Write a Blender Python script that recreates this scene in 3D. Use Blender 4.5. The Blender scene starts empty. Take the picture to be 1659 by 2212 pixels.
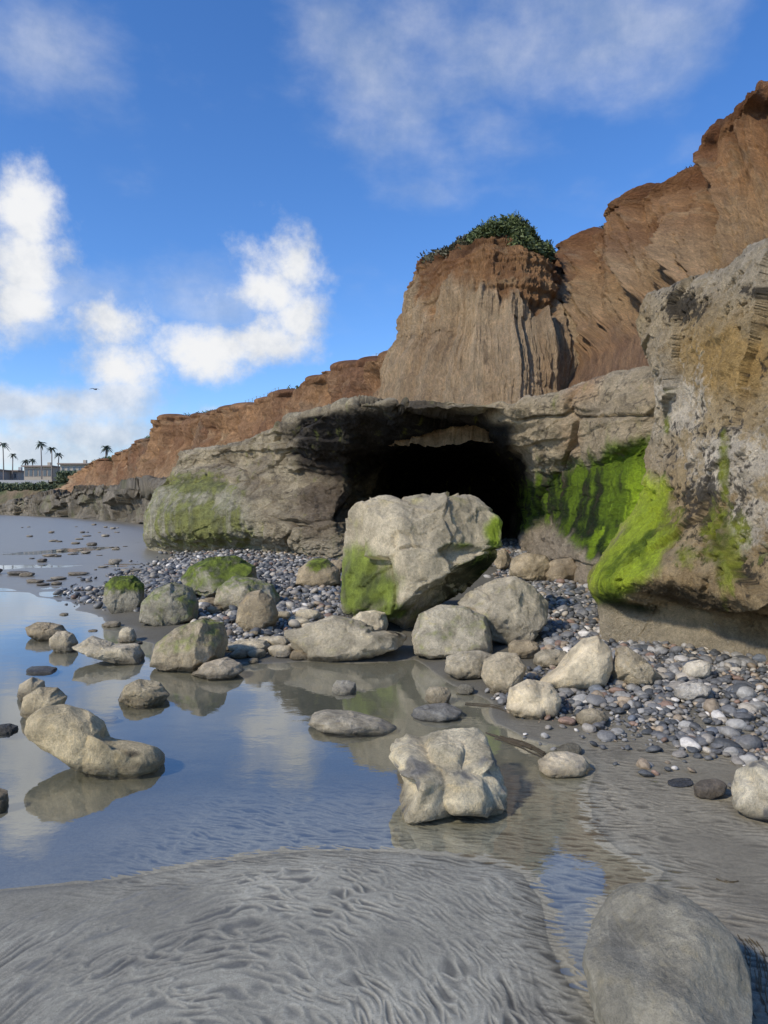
import bpy, bmesh, math, random
import numpy as np
from mathutils import Vector
random.seed(7); rs = np.random.RandomState(7)
F=1533.; CU=829.5; HV=1098.; CH=1.5
C=bpy.context.scene.collection
# ------------------------------------------------------------ numeric helpers
perm=rs.permutation(256); perm=np.concatenate([perm,perm,perm])
grad=rs.normal(size=(256,3)); grad/=np.linalg.norm(grad,axis=1)[:,None]
jit=rs.rand(256,3); cval=rs.rand(256)
def pn(p):
    p=np.asarray(p,dtype=np.float64)
    i=np.floor(p).astype(np.int64); f=p-i; i&=255
    w=f*f*f*(f*(f*6-15)+10)
    out=0
    for dx in (0,1):
        wx=w[...,0] if dx else 1-w[...,0]
        for dy in (0,1):
            wy=w[...,1] if dy else 1-w[...,1]
            for dz in (0,1):
                wz=w[...,2] if dz else 1-w[...,2]
                h=perm[perm[perm[(i[...,0]+dx)&255]+((i[...,1]+dy)&255)]+((i[...,2]+dz)&255)]
                g=grad[h]
                out=out+wx*wy*wz*(g[...,0]*(f[...,0]-dx)+g[...,1]*(f[...,1]-dy)+g[...,2]*(f[...,2]-dz))
    return out*1.5
def fbm(p,o=4,g=.5,l=2.03,ridge=False):
    p=np.asarray(p,dtype=np.float64); a=1.;s=0.;t=0.
    for k in range(o):
        n=pn(p+17.3*k)
        if ridge: n=1-2*np.abs(n)
        s=s+a*n; t+=a; a*=g; p=p*l
    return s/t
def cell(p):
    p=np.asarray(p,dtype=np.float64); i0=np.floor(p).astype(np.int64); f=p-i0
    b1=np.full(p.shape[:-1],9.); b2=b1.copy(); idb=np.zeros(p.shape[:-1],int); vec=np.zeros(p.shape)
    for dx in (-1,0,1):
        for dy in (-1,0,1):
            for dz in (-1,0,1):
                h=perm[perm[perm[(i0[...,0]+dx)&255]+((i0[...,1]+dy)&255)]+((i0[...,2]+dz)&255)]
                r=np.array([dx,dy,dz])+jit[h]-f; d=(r*r).sum(-1)
                m=d<b1; b2=np.where(m,b1,np.minimum(b2,d)); b1=np.where(m,d,b1); idb=np.where(m,h,idb); vec=np.where(m[...,None],r,vec)
    tilt=-(vec*grad[(idb*7+13)&255]).sum(-1)
    return np.sqrt(b2)-np.sqrt(b1),cval[idb],tilt
def sm(a,b,x):
    t=np.clip((x-a)/(b-a),0,1); return t*t*(3-2*t)
def P(u,v,Y): return ((u-CU)/F*Y, Y, CH-(v-HV)/F*Y)
def G(u,v,z=0.):
    Y=(CH-z)*F/(v-HV); return ((u-CU)/F*Y,Y)
def proj(p):
    Y=np.maximum(p[...,1],.2); return p[...,0]/Y*F+CU, HV-(p[...,2]-CH)/Y*F
def inpoly(px,py,poly):
    c=np.zeros(px.shape,bool); n=len(poly); j=n-1
    for i in range(n):
        xi,yi=poly[i]; xj,yj=poly[j]
        if yi!=yj:
            c^=((yi>py)!=(yj>py))&(px<(xj-xi)*(py-yi)/(yj-yi)+xi)
        j=i
    return c
def sdist(px,py,poly):
    d=np.full(px.shape,1e9); n=len(poly)
    for i in range(n):
        ax,ay=poly[i-1]; bx,by=poly[i]
        ex,ey=bx-ax,by-ay; L=ex*ex+ey*ey+1e-12
        t=np.clip(((px-ax)*ex+(py-ay)*ey)/L,0,1)
        d=np.minimum(d,(px-ax-t*ex)**2+(py-ay-t*ey)**2)
    d=np.sqrt(d); return np.where(inpoly(px,py,poly),-d,d)
# ------------------------------------------------------------ mesh helpers
def mesh(name,co,faces,smooth=True,tri=False):
    co=np.asarray(co,dtype=np.float32).reshape(-1,3); faces=np.asarray(faces,dtype=np.int32); k=faces.shape[1]
    me=bpy.data.meshes.new(name)
    me.vertices.add(len(co)); me.vertices.foreach_set('co',co.ravel())
    me.loops.add(faces.size); me.loops.foreach_set('vertex_index',faces.ravel())
    me.polygons.add(len(faces))
    me.polygons.foreach_set('loop_start',np.arange(len(faces),dtype=np.int32)*k)
    me.polygons.foreach_set('loop_total',np.full(len(faces),k,dtype=np.int32))
    me.update(calc_edges=True); me.validate()
    me.polygons.foreach_set('use_smooth',np.full(len(me.polygons),smooth))
    return me
def vnormals(me):
    a=np.empty(len(me.vertices)*3,dtype=np.float32); me.vertices.foreach_get('normal',a); return a.reshape(-1,3)
def setcol(me,col,flow=None,**fl):
    a=me.attributes.new('col','FLOAT_COLOR','POINT'); c=np.ones((len(me.vertices),4),dtype=np.float32)
    c[:,:3]=np.clip(col,0.002,.9); a.data.foreach_set('color',c.ravel())
    for k,v in fl.items():
        b=me.attributes.new(k,'FLOAT','POINT'); b.data.foreach_set('value',np.broadcast_to(np.asarray(v,dtype=np.float32),(len(me.vertices),)).copy())
    if flow is not None:
        b=me.attributes.new('flow','FLOAT_VECTOR','POINT'); b.data.foreach_set('vector',np.asarray(flow,dtype=np.float32).reshape(-1))
def link(name,me,mat,parent=None,loc=None):
    o=bpy.data.objects.new(name,me); C.objects.link(o)
    if mat: 
        if not me.materials: me.materials.append(mat)
    if parent: o.parent=parent
    if loc is not None: o.location=loc
    return o
def tag(o,label=None,cat=None,group=None,kind=None):
    if label:o['label']=label
    if cat:o['category']=cat
    if group:o['group']=group
    if kind:o['kind']=kind
    return o
def empty(name,loc,label,cat,group=None):
    o=bpy.data.objects.new(name,None); C.objects.link(o); o.location=loc; return tag(o,label,cat,group)
def gridfaces(n,m):
    i=np.arange(n-1)[:,None]*m+np.arange(m-1)[None,:]
    return np.stack([i,i+m,i+m+1,i+1],-1).reshape(-1,4)
def catmull(A,n):
    A=np.asarray(A,float); E=np.concatenate([2*A[:1]-A[1:2],A,2*A[-1:]-A[-2:-1]],0); out=[]
    t=np.linspace(0,1,n,endpoint=False).reshape((-1,)+(1,)*(A.ndim-1))
    for k in range(len(A)-1):
        a,b,c,d=E[k],E[k+1],E[k+2],E[k+3]
        lin=b+(c-b)*t
        cr=.5*((2*b)+(c-a)*t+(2*a-5*b+4*c-d)*t*t+(-a+3*b-3*c+d)*t**3)
        out.append(.6*cr+.4*lin)
    out.append(A[-1:]); return np.concatenate(out,0)
def loft(net,nu,nv):
    net=np.asarray(net,float); a=catmull(net,nu); a=np.swapaxes(catmull(np.swapaxes(a,0,1),nv),0,1); return a
def gnorm(g):
    a=np.gradient(g,axis=0); b=np.gradient(g,axis=1); n=np.cross(a,b); n/=np.linalg.norm(n,axis=-1)[...,None]+1e-9
    s=(n*(np.array([0,0,CH])-g)).sum(-1)
    if s.mean()<0: n=-n
    return n
def flowc(g,row):
    mid=g[:,row]; s=np.concatenate([[0],np.cumsum(np.linalg.norm(np.diff(mid,axis=0),axis=1))])
    return np.stack([np.repeat(s[:,None],g.shape[1],1)+.05*g[...,0],0*g[...,0]+.10*g[...,1],g[...,2]],-1)
def gridobj(name,g,mat):
    f=gridfaces(g.shape[0],g.shape[1])
    me=mesh(name,g.reshape(-1,3),f)
    o=link(name,me,mat); return o,me
def mixc(a,b,t):
    t=np.clip(t,0,1)[...,None]; return np.asarray(a)*(1-t)+np.asarray(b)*t
# ------------------------------------------------------------ materials
def newmat(name):
    m=bpy.data.materials.new(name); m.use_nodes=True; nt=m.node_tree; nt.nodes.clear()
    out=nt.nodes.new('ShaderNodeOutputMaterial'); b=nt.nodes.new('ShaderNodeBsdfPrincipled'); nt.links.new(b.outputs[0],out.inputs[0])
    return m,nt,b
def nd(nt,t,**kw):
    n=nt.nodes.new(t)
    for k,v in kw.items():
        if k.startswith('i_'): n.inputs[k[2:].replace('_',' ')].default_value=v
        else: setattr(n,k,v)
    return n
def math_(nt,op,a,b=None,c=None,clamp=False):
    n=nt.nodes.new('ShaderNodeMath'); n.operation=op; n.use_clamp=clamp
    for i,x in enumerate((a,b,c)):
        if x is None: continue
        if isinstance(x,(int,float)): n.inputs[i].default_value=x
        else: nt.links.new(x,n.inputs[i])
    return n.outputs[0]
def colmul(nt,c,f):
    n=nt.nodes.new('ShaderNodeVectorMath'); n.operation='SCALE'; nt.links.new(c,n.inputs[0]); nt.links.new(f,n.inputs['Scale']); return n.outputs[0]
def rockmat(name,sc=1.,bump=.02,rough=.85,crack=.5,fine=.4,stretch=(1,1,1),flow=False,cv=1.):
    m,nt,b=newmat(name); L=nt.links.new
    geo=nd(nt,'ShaderNodeNewGeometry'); mp=nd(nt,'ShaderNodeMapping')
    if flow:
        fa=nd(nt,'ShaderNodeAttribute',attribute_name='flow'); L(fa.outputs['Vector'],mp.inputs[0])
    else: L(geo.outputs['Position'],mp.inputs[0])
    mp.inputs['Scale'].default_value=tuple(sc*s for s in stretch)
    n1=nd(nt,'ShaderNodeTexNoise',i_Scale=4.,i_Detail=12.,i_Roughness=.74); L(mp.outputs[0],n1.inputs['Vector'])
    n2=nd(nt,'ShaderNodeTexNoise',i_Scale=26.,i_Detail=6.,i_Roughness=.78); L(mp.outputs[0],n2.inputs['Vector'])
    n3=nd(nt,'ShaderNodeTexNoise',i_Scale=120.,i_Detail=3.,i_Roughness=.6); L(mp.outputs[0],n3.inputs['Vector'])
    col=nd(nt,'ShaderNodeAttribute',attribute_name='col'); wet=nd(nt,'ShaderNodeAttribute',attribute_name='wet'); moss=nd(nt,'ShaderNodeAttribute',attribute_name='moss')
    f1=math_(nt,'MULTIPLY_ADD',n1.outputs['Fac'],1.7*cv,1-.85*cv)
    f2=math_(nt,'MULTIPLY_ADD',n2.outputs['Fac'],1.5*cv,1-.75*cv)
    f3=math_(nt,'MULTIPLY_ADD',n3.outputs['Fac'],1.*cv,1-.5*cv)
    f=math_(nt,'MULTIPLY',math_(nt,'MULTIPLY',f1,f2),f3)
    h=math_(nt,'ADD',math_(nt,'MULTIPLY',n1.outputs['Fac'],1.),math_(nt,'MULTIPLY',n2.outputs['Fac'],fine))
    if crack>0:
        wv=nd(nt,'ShaderNodeVectorMath',operation='MULTIPLY_ADD'); L(n1.outputs['Color'],wv.inputs[0]); wv.inputs[1].default_value=(.7,.7,.7); L(mp.outputs[0],wv.inputs[2])
        vo=nd(nt,'ShaderNodeTexVoronoi',feature='DISTANCE_TO_EDGE',i_Scale=1.7); L(wv.outputs[0],vo.inputs['Vector'])
        ck=math_(nt,'SMOOTH_MIN',math_(nt,'MULTIPLY',vo.outputs['Distance'],26.),1.,.3)
        f=math_(nt,'MULTIPLY',f,math_(nt,'MULTIPLY_ADD',ck,.4*crack,1-.4*crack))
        h=math_(nt,'ADD',h,math_(nt,'MULTIPLY',ck,crack*.3))
    L(colmul(nt,col.outputs['Color'],f),b.inputs['Base Color'])
    L(math_(nt,'MULTIPLY_ADD',wet.outputs['Fac'],-(rough-.22),rough),b.inputs['Roughness'])
    b.inputs['Specular IOR Level'].default_value=.25
    h=math_(nt,'ADD',h,math_(nt,'MULTIPLY',n3.outputs['Fac'],fine*.3))
    h=math_(nt,'ADD',h,math_(nt,'MULTIPLY',math_(nt,'MULTIPLY',moss.outputs['Fac'],n3.outputs['Fac']),.35))
    bp=nd(nt,'ShaderNodeBump',i_Strength=1.,i_Distance=bump); L(h,bp.inputs['Height']); L(bp.outputs[0],b.inputs['Normal'])
    return m
M_rock=rockmat('boulder_stone',sc=1.6,bump=.055,crack=.10,fine=.45)
M_smooth=rockmat('smooth_stone',sc=1.6,bump=.024,crack=0,fine=.4,cv=.8,rough=.75)
M_shelf=rockmat('shelf_stone',sc=.6,bump=.20,crack=.45,stretch=(1,1,1.9),fine=.6)
M_wall=rockmat('wall_stone',sc=1.2,bump=.11,crack=.12,fine=.8)
M_cliff=rockmat('cliff_earth',sc=.5,bump=.42,crack=0,fine=.7,rough=.95,stretch=(2.2,2.2,.9),flow=True,cv=1.1)
M_far=rockmat('far_earth',sc=.12,bump=1.1,crack=0,fine=.6,rough=.95,stretch=(2.6,2.6,.8),flow=True,cv=1.1)
def simple(name,c,rough=.8,var=.3,scale=8.):
    m,nt,b=newmat(name); L=nt.links.new
    n=nd(nt,'ShaderNodeTexNoise',i_Scale=scale,i_Detail=5.); g=nd(nt,'ShaderNodeNewGeometry'); L(g.outputs['Position'],n.inputs['Vector'])
    rgb=nd(nt,'ShaderNodeRGB'); rgb.outputs[0].default_value=(*c,1)
    L(colmul(nt,rgb.outputs[0],math_(nt,'MULTIPLY_ADD',n.outputs['Fac'],2*var,1-var)),b.inputs['Base Color']); b.inputs['Roughness'].default_value=rough
    return m
def sandmat():
    m,nt,b=newmat('wet_sand'); L=nt.links.new
    geo=nd(nt,'ShaderNodeNewGeometry'); P_=geo.outputs['Position']
    n1=nd(nt,'ShaderNodeTexNoise',i_Scale=3.,i_Detail=8.,i_Roughness=.65); L(P_,n1.inputs['Vector'])
    n2=nd(nt,'ShaderNodeTexNoise',i_Scale=60.,i_Detail=6.,i_Roughness=.8); L(P_,n2.inputs['Vector'])
    n3=nd(nt,'ShaderNodeTexNoise',i_Scale=420.,i_Detail=3.,i_Roughness=.7); L(P_,n3.inputs['Vector'])
    col=nd(nt,'ShaderNodeAttribute',attribute_name='col'); wet=nd(nt,'ShaderNodeAttribute',attribute_name='wet')
    f=math_(nt,'MULTIPLY',math_(nt,'MULTIPLY_ADD',n1.outputs['Fac'],.7,.65),math_(nt,'MULTIPLY_ADD',n2.outputs['Fac'],1.2,.4))
    f=math_(nt,'MULTIPLY',f,math_(nt,'MULTIPLY_ADD',n3.outputs['Fac'],2.0,.0))
    L(colmul(nt,col.outputs['Color'],f),b.inputs['Base Color'])
    r=math_(nt,'MULTIPLY_ADD',wet.outputs['Fac'],-.62,.85)
    r=math_(nt,'ADD',r,math_(nt,'MULTIPLY_ADD',n1.outputs['Fac'],.2,-.08),clamp=True)
    L(r,b.inputs['Roughness']); L(math_(nt,'MULTIPLY_ADD',wet.outputs['Fac'],.4,.12),b.inputs['Specular IOR Level'])
    h=math_(nt,'ADD',math_(nt,'MULTIPLY',n2.outputs['Fac'],.6),math_(nt,'MULTIPLY',n3.outputs['Fac'],.4))
    dry=math_(nt,'SUBTRACT',1.,math_(nt,'MULTIPLY',wet.outputs['Fac'],.9))
    bp=nd(nt,'ShaderNodeBump',i_Distance=.006); L(dry,bp.inputs['Strength']); L(h,bp.inputs['Height']); L(bp.outputs[0],b.inputs['Normal'])
    return m
M_sand=sandmat()
def watermat():
    m=bpy.data.materials.new('pool_water'); m.use_nodes=True; nt=m.node_tree; nt.nodes.clear(); L=nt.links.new
    out=nd(nt,'ShaderNodeOutputMaterial'); tr=nd(nt,'ShaderNodeBsdfTransparent'); tr.inputs[0].default_value=(.88,.89,.85,1)
    gl=nd(nt,'ShaderNodeBsdfGlossy'); gl.inputs['Roughness'].default_value=.010; gl.inputs['Color'].default_value=(.97,.98,1,1)
    geo=nd(nt,'ShaderNodeNewGeometry'); mp=nd(nt,'ShaderNodeMapping'); L(geo.outputs['Position'],mp.inputs[0]); mp.inputs['Scale'].default_value=(1,1.4,1)
    n=nd(nt,'ShaderNodeTexNoise',i_Scale=4.,i_Detail=3.); L(mp.outputs[0],n.inputs['Vector'])
    n2=nd(nt,'ShaderNodeTexNoise',i_Scale=30.,i_Detail=3.); L(mp.outputs[0],n2.inputs['Vector'])
    bp=nd(nt,'ShaderNodeBump',i_Strength=.3,i_Distance=.004); L(math_(nt,'ADD',n.outputs['Fac'],math_(nt,'MULTIPLY',n2.outputs['Fac'],.12)),bp.inputs['Height'])
    L(bp.outputs[0],gl.inputs['Normal'])
    fr=nd(nt,'ShaderNodeFresnel',i_IOR=2.4); L(bp.outputs[0],fr.inputs['Normal'])
    fac=math_(nt,'MULTIPLY',fr.outputs[0],math_(nt,'SUBTRACT',1.,geo.outputs['Backfacing']))
    mx=nd(nt,'ShaderNodeMixShader'); L(fac,mx.inputs[0]); L(tr.outputs[0],mx.inputs[1]); L(gl.outputs[0],mx.inputs[2]); L(mx.outputs[0],out.inputs[0])
    return m
M_water=watermat()
# ------------------------------------------------------------ ground
POOLpx=[(-3000,2300),(-600,2080),(-300,1995),(0,1922),(150,1905),(300,1888),(420,1872),(520,1862),(640,1850),(760,1842),(860,1842),(960,1850),(1050,1868),(1125,1893),(1160,1950),(1175,2040),(1220,2120),(1310,2200),(1440,2330),(1560,2330),(1420,2200),(1300,2080),(1300,1960),(1420,1915),(1445,1875),(1340,1830),(1275,1780),(1258,1720),(1290,1650),(1260,1605),(1150,1590),(1080,1560),(1060,1520),(1000,1480),(930,1455),(880,1428),(760,1432),(640,1428),(540,1430),(480,1442),(400,1440),(330,1410),(290,1370),(220,1335),(150,1300),(60,1280),(-300,1272),(-3000,1265)]
POOL=[G(u,v) for u,v in POOLpx]
def gz(x,y):
    x=np.asarray(x,float); y=np.asarray(y,float); shp=x.shape; x=x.ravel(); y=y.ravel()
    sd=np.full(x.shape,8.); near=y<24
    wx=.10*pn(np.stack([x*1.3,y*1.3,0*x],-1))*np.clip(y/4,.3,1.5)
    sd[near]=sdist((x+wx)[near],(y+wx)[near],POOL)
    n1=fbm(np.stack([x*.22,y*.30,0*x+3],-1),4); n2=fbm(np.stack([x*1.1,y*1.1,0*x+9],-1),3)
    so=np.maximum(sd,0); e=1-np.exp(-so/.42); e2=sm(0,3,so)
    bank=sm(0,2.2,x+4.2+.1*y)*sm(4.0,5.6,y)*(1-sm(24,34,y))
    mound=(1-sm(3.2,4.0,y))*(1-sm(.55,.95,x)); rf=(1-sm(4.0,5.6,y))*sm(.55,.95,x)
    h=.001+e*(.055*mound+.010*rf)+bank*(.05*e+.15*e2)+bank*.22*sm(10,17,y)*sm(-.5,2,x)
    h=h+e*n2*(.010*(mound+bank)+.024*rf)
    left=(1-bank)*sm(4.5,6.5,y)
    h=h+left*e*(n1*.04+.010+.02*sm(30,60,y))
    hin=-.060*(1-np.exp(np.minimum(sd,0)/1.1))
    h=np.where(sd<0,.001+hin+n2*.012*sm(0,.4,-sd),h)
    return h.reshape(shp),sd.reshape(shp)
def gz1(x,y): return float(gz(np.array([x]),np.array([y]))[0][0])
rowsY=np.concatenate([np.geomspace(1.0,5.2,940,endpoint=False),np.geomspace(5.2,26,260,endpoint=False),np.geomspace(26,4000,120)])
T=np.linspace(-1,1,1060); T=np.sign(T)*(.56*np.abs(T)+.44*np.abs(T)**4)
gx=T[None,:]*(rowsY[:,None]*1.2+.5); gy=np.repeat(rowsY[:,None],len(T),1)
H,SD=gz(gx,gy)
near=gy<6.5
X=gx;Y=gy
w1=fbm(np.stack([X*1.4,Y*1.4,0*X+2],-1),3); w2=fbm(np.stack([X*9,Y*7,0*X+5],-1),3); w3=fbm(np.stack([X*4,Y*4,0*X+25],-1),2)
rad=np.sqrt((X+.55)**2+((Y-1.2)*.62)**2); ang_=np.arctan2((Y-1.2)*.62,X+.55)
def ripples(a,b,fa,fb,z):
    r1=1-np.abs(pn(np.stack([a*fa,b*fb,0*a+z],-1)))*3.8
    r2=1-np.abs(pn(np.stack([a*fa*1.35,b*fb*1.5,0*a+z+7],-1)))*3.8
    m=np.maximum(r1,r2-.12); return np.clip(m,-.4,1)
rip=ripples(rad+w1*.08+w3*.045+w2*.012,ang_*rad+w1*.1+w2*.04,26.,8.,3)
rip2=ripples(Y+X*.22+w1*.10+w3*.05,X+w2*.05,23.,6.5,11)
patch=sm(-.35,.3,fbm(np.stack([X*1.8,Y*1.8,0*X+30],-1),3)+.10)
mnd=(1-sm(3.2,3.7,Y))*(1-sm(.62,.8,X))*sm(.02,.22,SD)
mnd=mnd*(1-.8*(1-sm(-1.1,-.3,X+.35*(Y-2.4)))*sm(2.25,2.7,Y))
edge=sm(-1.5,-.15,SD)*(1-sm(.0,.3,SD))*(1-sm(3.6,4.3,Y))*sm(-1.5,-.7,X)
rfm=sm(.7,1.0,X)*(1-sm(4.4,5.2,Y))*sm(-.05,.1,SD)
H=H+.0046*mnd*(.30+.70*patch)*(rip-.1)*near+.0034*edge*(rip2-.1)*near+.0055*rfm*(rip2-.1)*near*(.2+.8*patch)
H=H+.0012*mnd*w2*near
ripc=(rip-.20)*mnd*(.30+.70*patch)+(rip2-.20)*(rfm*.7*(.15+.85*patch)+edge*.9)
ripc=ripc*near
wetv=np.where(SD<0,.5,0)+np.exp(-np.maximum(H,0)/.008)*.8*(SD>=0)
farleft=(1-sm(0,2.0,X+4.2+.1*Y))*sm(5,7,Y)
wetv=np.clip(np.maximum(wetv,farleft*.85),0,1)
wetv=np.where(near&(mnd>.3),np.clip(np.maximum(.5-.6*rip,.7*np.exp(-np.maximum(SD,0)/.07)),0,.75),wetv)
wetv=np.maximum(wetv,rfm*.6)
base=np.empty(gx.shape+(3,)); base[:]=(.265,.245,.188)
bank=sm(.3,1.6,X+4.2+.1*Y)*sm(4.2,5.2,Y)*(1-sm(24,30,Y))
base=mixc(base,(.13,.118,.09),bank)
base=mixc(base,(.195,.17,.12),rfm*.9)
inp=(SD<0)
deep=sm(0,-1.2,SD)*sm(2.8,4.2,Y)
pool=mixc(np.array((.235,.21,.15))*np.ones(gx.shape+(1,)),(.125,.115,.075),deep)
base=np.where(inp[...,None],pool,mixc(base,(.14,.128,.095),np.exp(-np.maximum(SD,0)/.045)*near))
base=mixc(base,(.20,.182,.142),farleft)
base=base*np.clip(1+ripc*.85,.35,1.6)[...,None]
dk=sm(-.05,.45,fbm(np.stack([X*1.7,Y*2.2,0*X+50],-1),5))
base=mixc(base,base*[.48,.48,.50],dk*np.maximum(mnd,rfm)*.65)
n=len(rowsY);m_=len(T)
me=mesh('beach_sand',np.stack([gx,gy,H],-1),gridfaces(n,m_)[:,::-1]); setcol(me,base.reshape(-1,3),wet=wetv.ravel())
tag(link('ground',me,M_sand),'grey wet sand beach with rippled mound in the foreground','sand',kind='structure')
wm=mesh('water_sheet',[(-400,.9,0),(400,.9,0),(400,420,0),(-400,420,0)],[[0,1,2,3]],False)
tag(link('water',wm,M_water),'still shallow tide pool reflecting sky and cliffs','tide pool',kind='structure')
# ------------------------------------------------------------ lofted rock masses
def net_from(cols,back=8.,dz=.2,drop=.5,bx=.5):
    N=[]
    for c in cols:
        pts=[list(P(*q)) for q in c]
        if drop: pts[0][2]-=drop
        l=pts[-1]; k=(l[1]+back)/l[1]
        pts.append([l[0]*(1+(k-1)*bx),l[1]+back,l[2]+dz]); N.append(pts)
    return N
def bl(u,v,cu,cv,ru,rv): return np.clip(1.2-np.sqrt(((u-cu)/ru)**2+((v-cv)/rv)**2),0,1)
def layers(z,seed_,sharp=.35):
    k=np.floor(z); f=z-k; a=cval[(k.astype(int)*37+seed_)&255]; b=cval[((k.astype(int)+1)*37+seed_)&255]
    return a+(b-a)*sm(1-sharp,1,f)-.5
def shelf():
    cols=[
    [(352,1190,36),(345,1180,36),(340,1160,36),(340,1120,36),(350,1075,36),(355,1060,36),(360,1045,36)],
    [(335,1200,26),(322,1183,26),(314,1155,25.5),(316,1110,25.5),(338,1052,26),(365,1040,27.5),(378,1025,28)],
    [(395,1205,24),(380,1190,24.2),(366,1150,23.2),(370,1100,23.2),(382,1036,24.2),(384,1010,25.8),(392,980,26)],
    [(480,1212,22.3),(470,1197,23),(455,1150,21.8),(455,1100,21.8),(465,1032,22.8),(470,1005,24.4),(475,964,24.6)],
    [(575,1212,20.5),(570,1197,21.5),(560,1150,20.2),(560,1090,20.3),(560,1028,21.2),(560,990,22.4),(565,932,22.4)],
    [(670,1222,18.3),(665,1206,19),(650,1160,18.5),(640,1090,18.9),(645,1020,19.8),(650,950,19),(660,892,18.8)],
    [(740,1225,17.2),(735,1205,17.8),(720,1150,17.8),(725,1090,18.4),(745,1020,19.4),(745,945,17.6),(745,876,16.6)],
    [(800,1222,17.2),(795,1200,18),(785,1150,19),(785,1080,20),(790,1020,21),(800,945,17.8),(815,872,15.7)],
    [(845,1195,22),(830,1150,24),(825,1100,26),(820,1050,25),(835,985,21),(860,938,17),(870,870,15.1)],
    [(930,1180,27),(930,1140,29),(930,1080,29),(930,1020,28),(930,955,22),(950,922,16),(955,872,14.4)],
    [(1030,1180,27),(1030,1140,29),(1030,1080,29),(1030,1020,28),(1035,958,21),(1050,924,15),(1050,870,13.8)],
    [(1108,1175,25),(1110,1140,27),(1112,1090,27),(1114,1040,24),(1118,1000,18.5),(1118,958,14.4),(1130,856,13.2)],
    [(1132,1170,17.5),(1138,1145,17),(1146,1100,16.5),(1158,1060,15.6),(1168,1024,14.7),(1185,985,13.4),(1200,846,12.7)],
    [(1200,1200,13.4),(1195,1165,13.2),(1205,1110,13.4),(1215,1060,13.5),(1235,1012,13.3),(1258,968,12.4),(1285,820,12.0)],
    [(1300,1285,10.8),(1290,1230,10.9),(1290,1160,11.4),(1300,1090,11.6),(1320,1000,11.6),(1340,950,10.8),(1368,797,11.1)],
    [(1440,1320,9.5),(1440,1270,9.8),(1440,1180,10.2),(1440,1080,10.2),(1440,980,10.2),(1450,900,10),(1460,790,10.2)],
    [(1600,1350,8.5),(1600,1290,8.8),(1600,1180,9),(1600,1080,9),(1600,950,9),(1600,850,9),(1600,760,9)]]
    g=loft(net_from(cols,back=7,bx=.7),64,48); n=gnorm(g); u,v=proj(g)
    wq=g+.4*np.stack([fbm(g*.5,4),fbm(g*.5+31,4),.5*fbm(g*.6+77,4)],-1)
    e1,c1,t1=cell(wq*[.30,.30,.8]); e2,c2,t2=cell(wq*[.8,.8,1.6]+9)
    low=sm(1030,1062,v)*(1-sm(560,640,u)); grn=sm(1120,1200,u)*sm(960,1010,v); lw=np.maximum(low,grn*.8)
    zt=g[...,2]+.06*g[...,0]+.35*fbm(g*.25,3)+.09*fbm(g*1.1,4)
    st1=layers(zt*1.6,3,.15); st2=layers(zt*4.3,11,.18)
    tan0=sm(1020,1120,u)*(1-sm(960,1000,v)); str_=.5+.5*sm(-.2,.3,fbm(g*.3+50,3))
    inn=sm(15.5,18,g[...,1])*sm(790,840,u)*(1-sm(1140,1170,u))
    D=.20*fbm(g*[.33,.33,.45],4)+(.20*(c1-.5)+.16*t1+.10*(c2-.5)+.10*t2+(.46*st1+.22*st2)*str_)*(1-.8*lw)*(1-.5*tan0)*(1-.7*inn)+.15*(fbm(g*[.9,.9,1.5]+3,6,.6,ridge=True)-.35)*(1-.4*tan0)+.08*fbm(g*3,5,.65)
    jn=sm(.05,.0,e1)*.18*(1-lw)
    flute=fbm(np.stack([g[...,0]*1.6,g[...,1]*1.6,g[...,2]*.25],-1),4)*.20*lw+.09*fbm(g*1.2+4,5,.6,ridge=True)*lw
    amp=np.clip(g[...,1]/18,.55,1.2)*np.where(g[...,1]>21,.6,1)
    g=g+n*((D-jn+flute)*amp)[...,None]
    o,me=gridobj('rock_shelf',g,M_shelf); nn=vnormals(me).reshape(g.shape); u,v=proj(g)
    f=fbm(g*.9,4); f2=fbm(g*3.1,4); st=fbm(np.stack([g[...,0]*.3,g[...,1]*.3,g[...,2]*3.],-1),3)
    cr=sm(.020,.0,np.abs(fbm(wq*[.7,.7,1.5]+60,4)))
    col=mixc((.55,.455,.295),(.32,.255,.165),sm(-.4,.5,f+st*.3))
    col=mixc(col,(.13,.112,.085),sm(.2,.6,f2+st*.4)*.45)
    tan=sm(1020,1100,u)*(1-sm(960,1000,v)); col=mixc(col,(.60,.475,.30),tan*.9)
    col=mixc(col,(.60,.37,.195),tan*sm(-.1,.4,fbm(g*.6+7,3))*sm(1180,1240,u)*.75)
    col=mixc(col,(.28,.23,.17),tan*sm(.05,.45,fbm(g*[1.2,1.2,2.4]+17,5,.6))*.5)
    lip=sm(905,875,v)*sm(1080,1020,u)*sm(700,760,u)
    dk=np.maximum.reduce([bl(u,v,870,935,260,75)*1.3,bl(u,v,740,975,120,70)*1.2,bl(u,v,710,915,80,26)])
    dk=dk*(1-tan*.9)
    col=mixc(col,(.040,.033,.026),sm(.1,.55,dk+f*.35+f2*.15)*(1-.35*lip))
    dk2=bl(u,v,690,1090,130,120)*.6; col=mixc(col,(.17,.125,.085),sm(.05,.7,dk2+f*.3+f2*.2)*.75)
    inside=np.maximum(sm(15.0,17,g[...,1])*sm(790,850,u)*(1-sm(1130,1160,u)),sm(905,925,v)*sm(800,860,u)*(1-sm(1090,1125,u))); col=mixc(col,(.012,.011,.010),inside)  # cave interior and roof underside painted near black, shade put into the colour
    rl=sm(560,600,u)*(1-sm(760,800,u))*sm(1150,1185,v); col=mixc(col,(.48,.41,.29),rl*.6)
    col=mixc(col,(.06,.05,.038),cr*.75*(1-lw))
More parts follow.
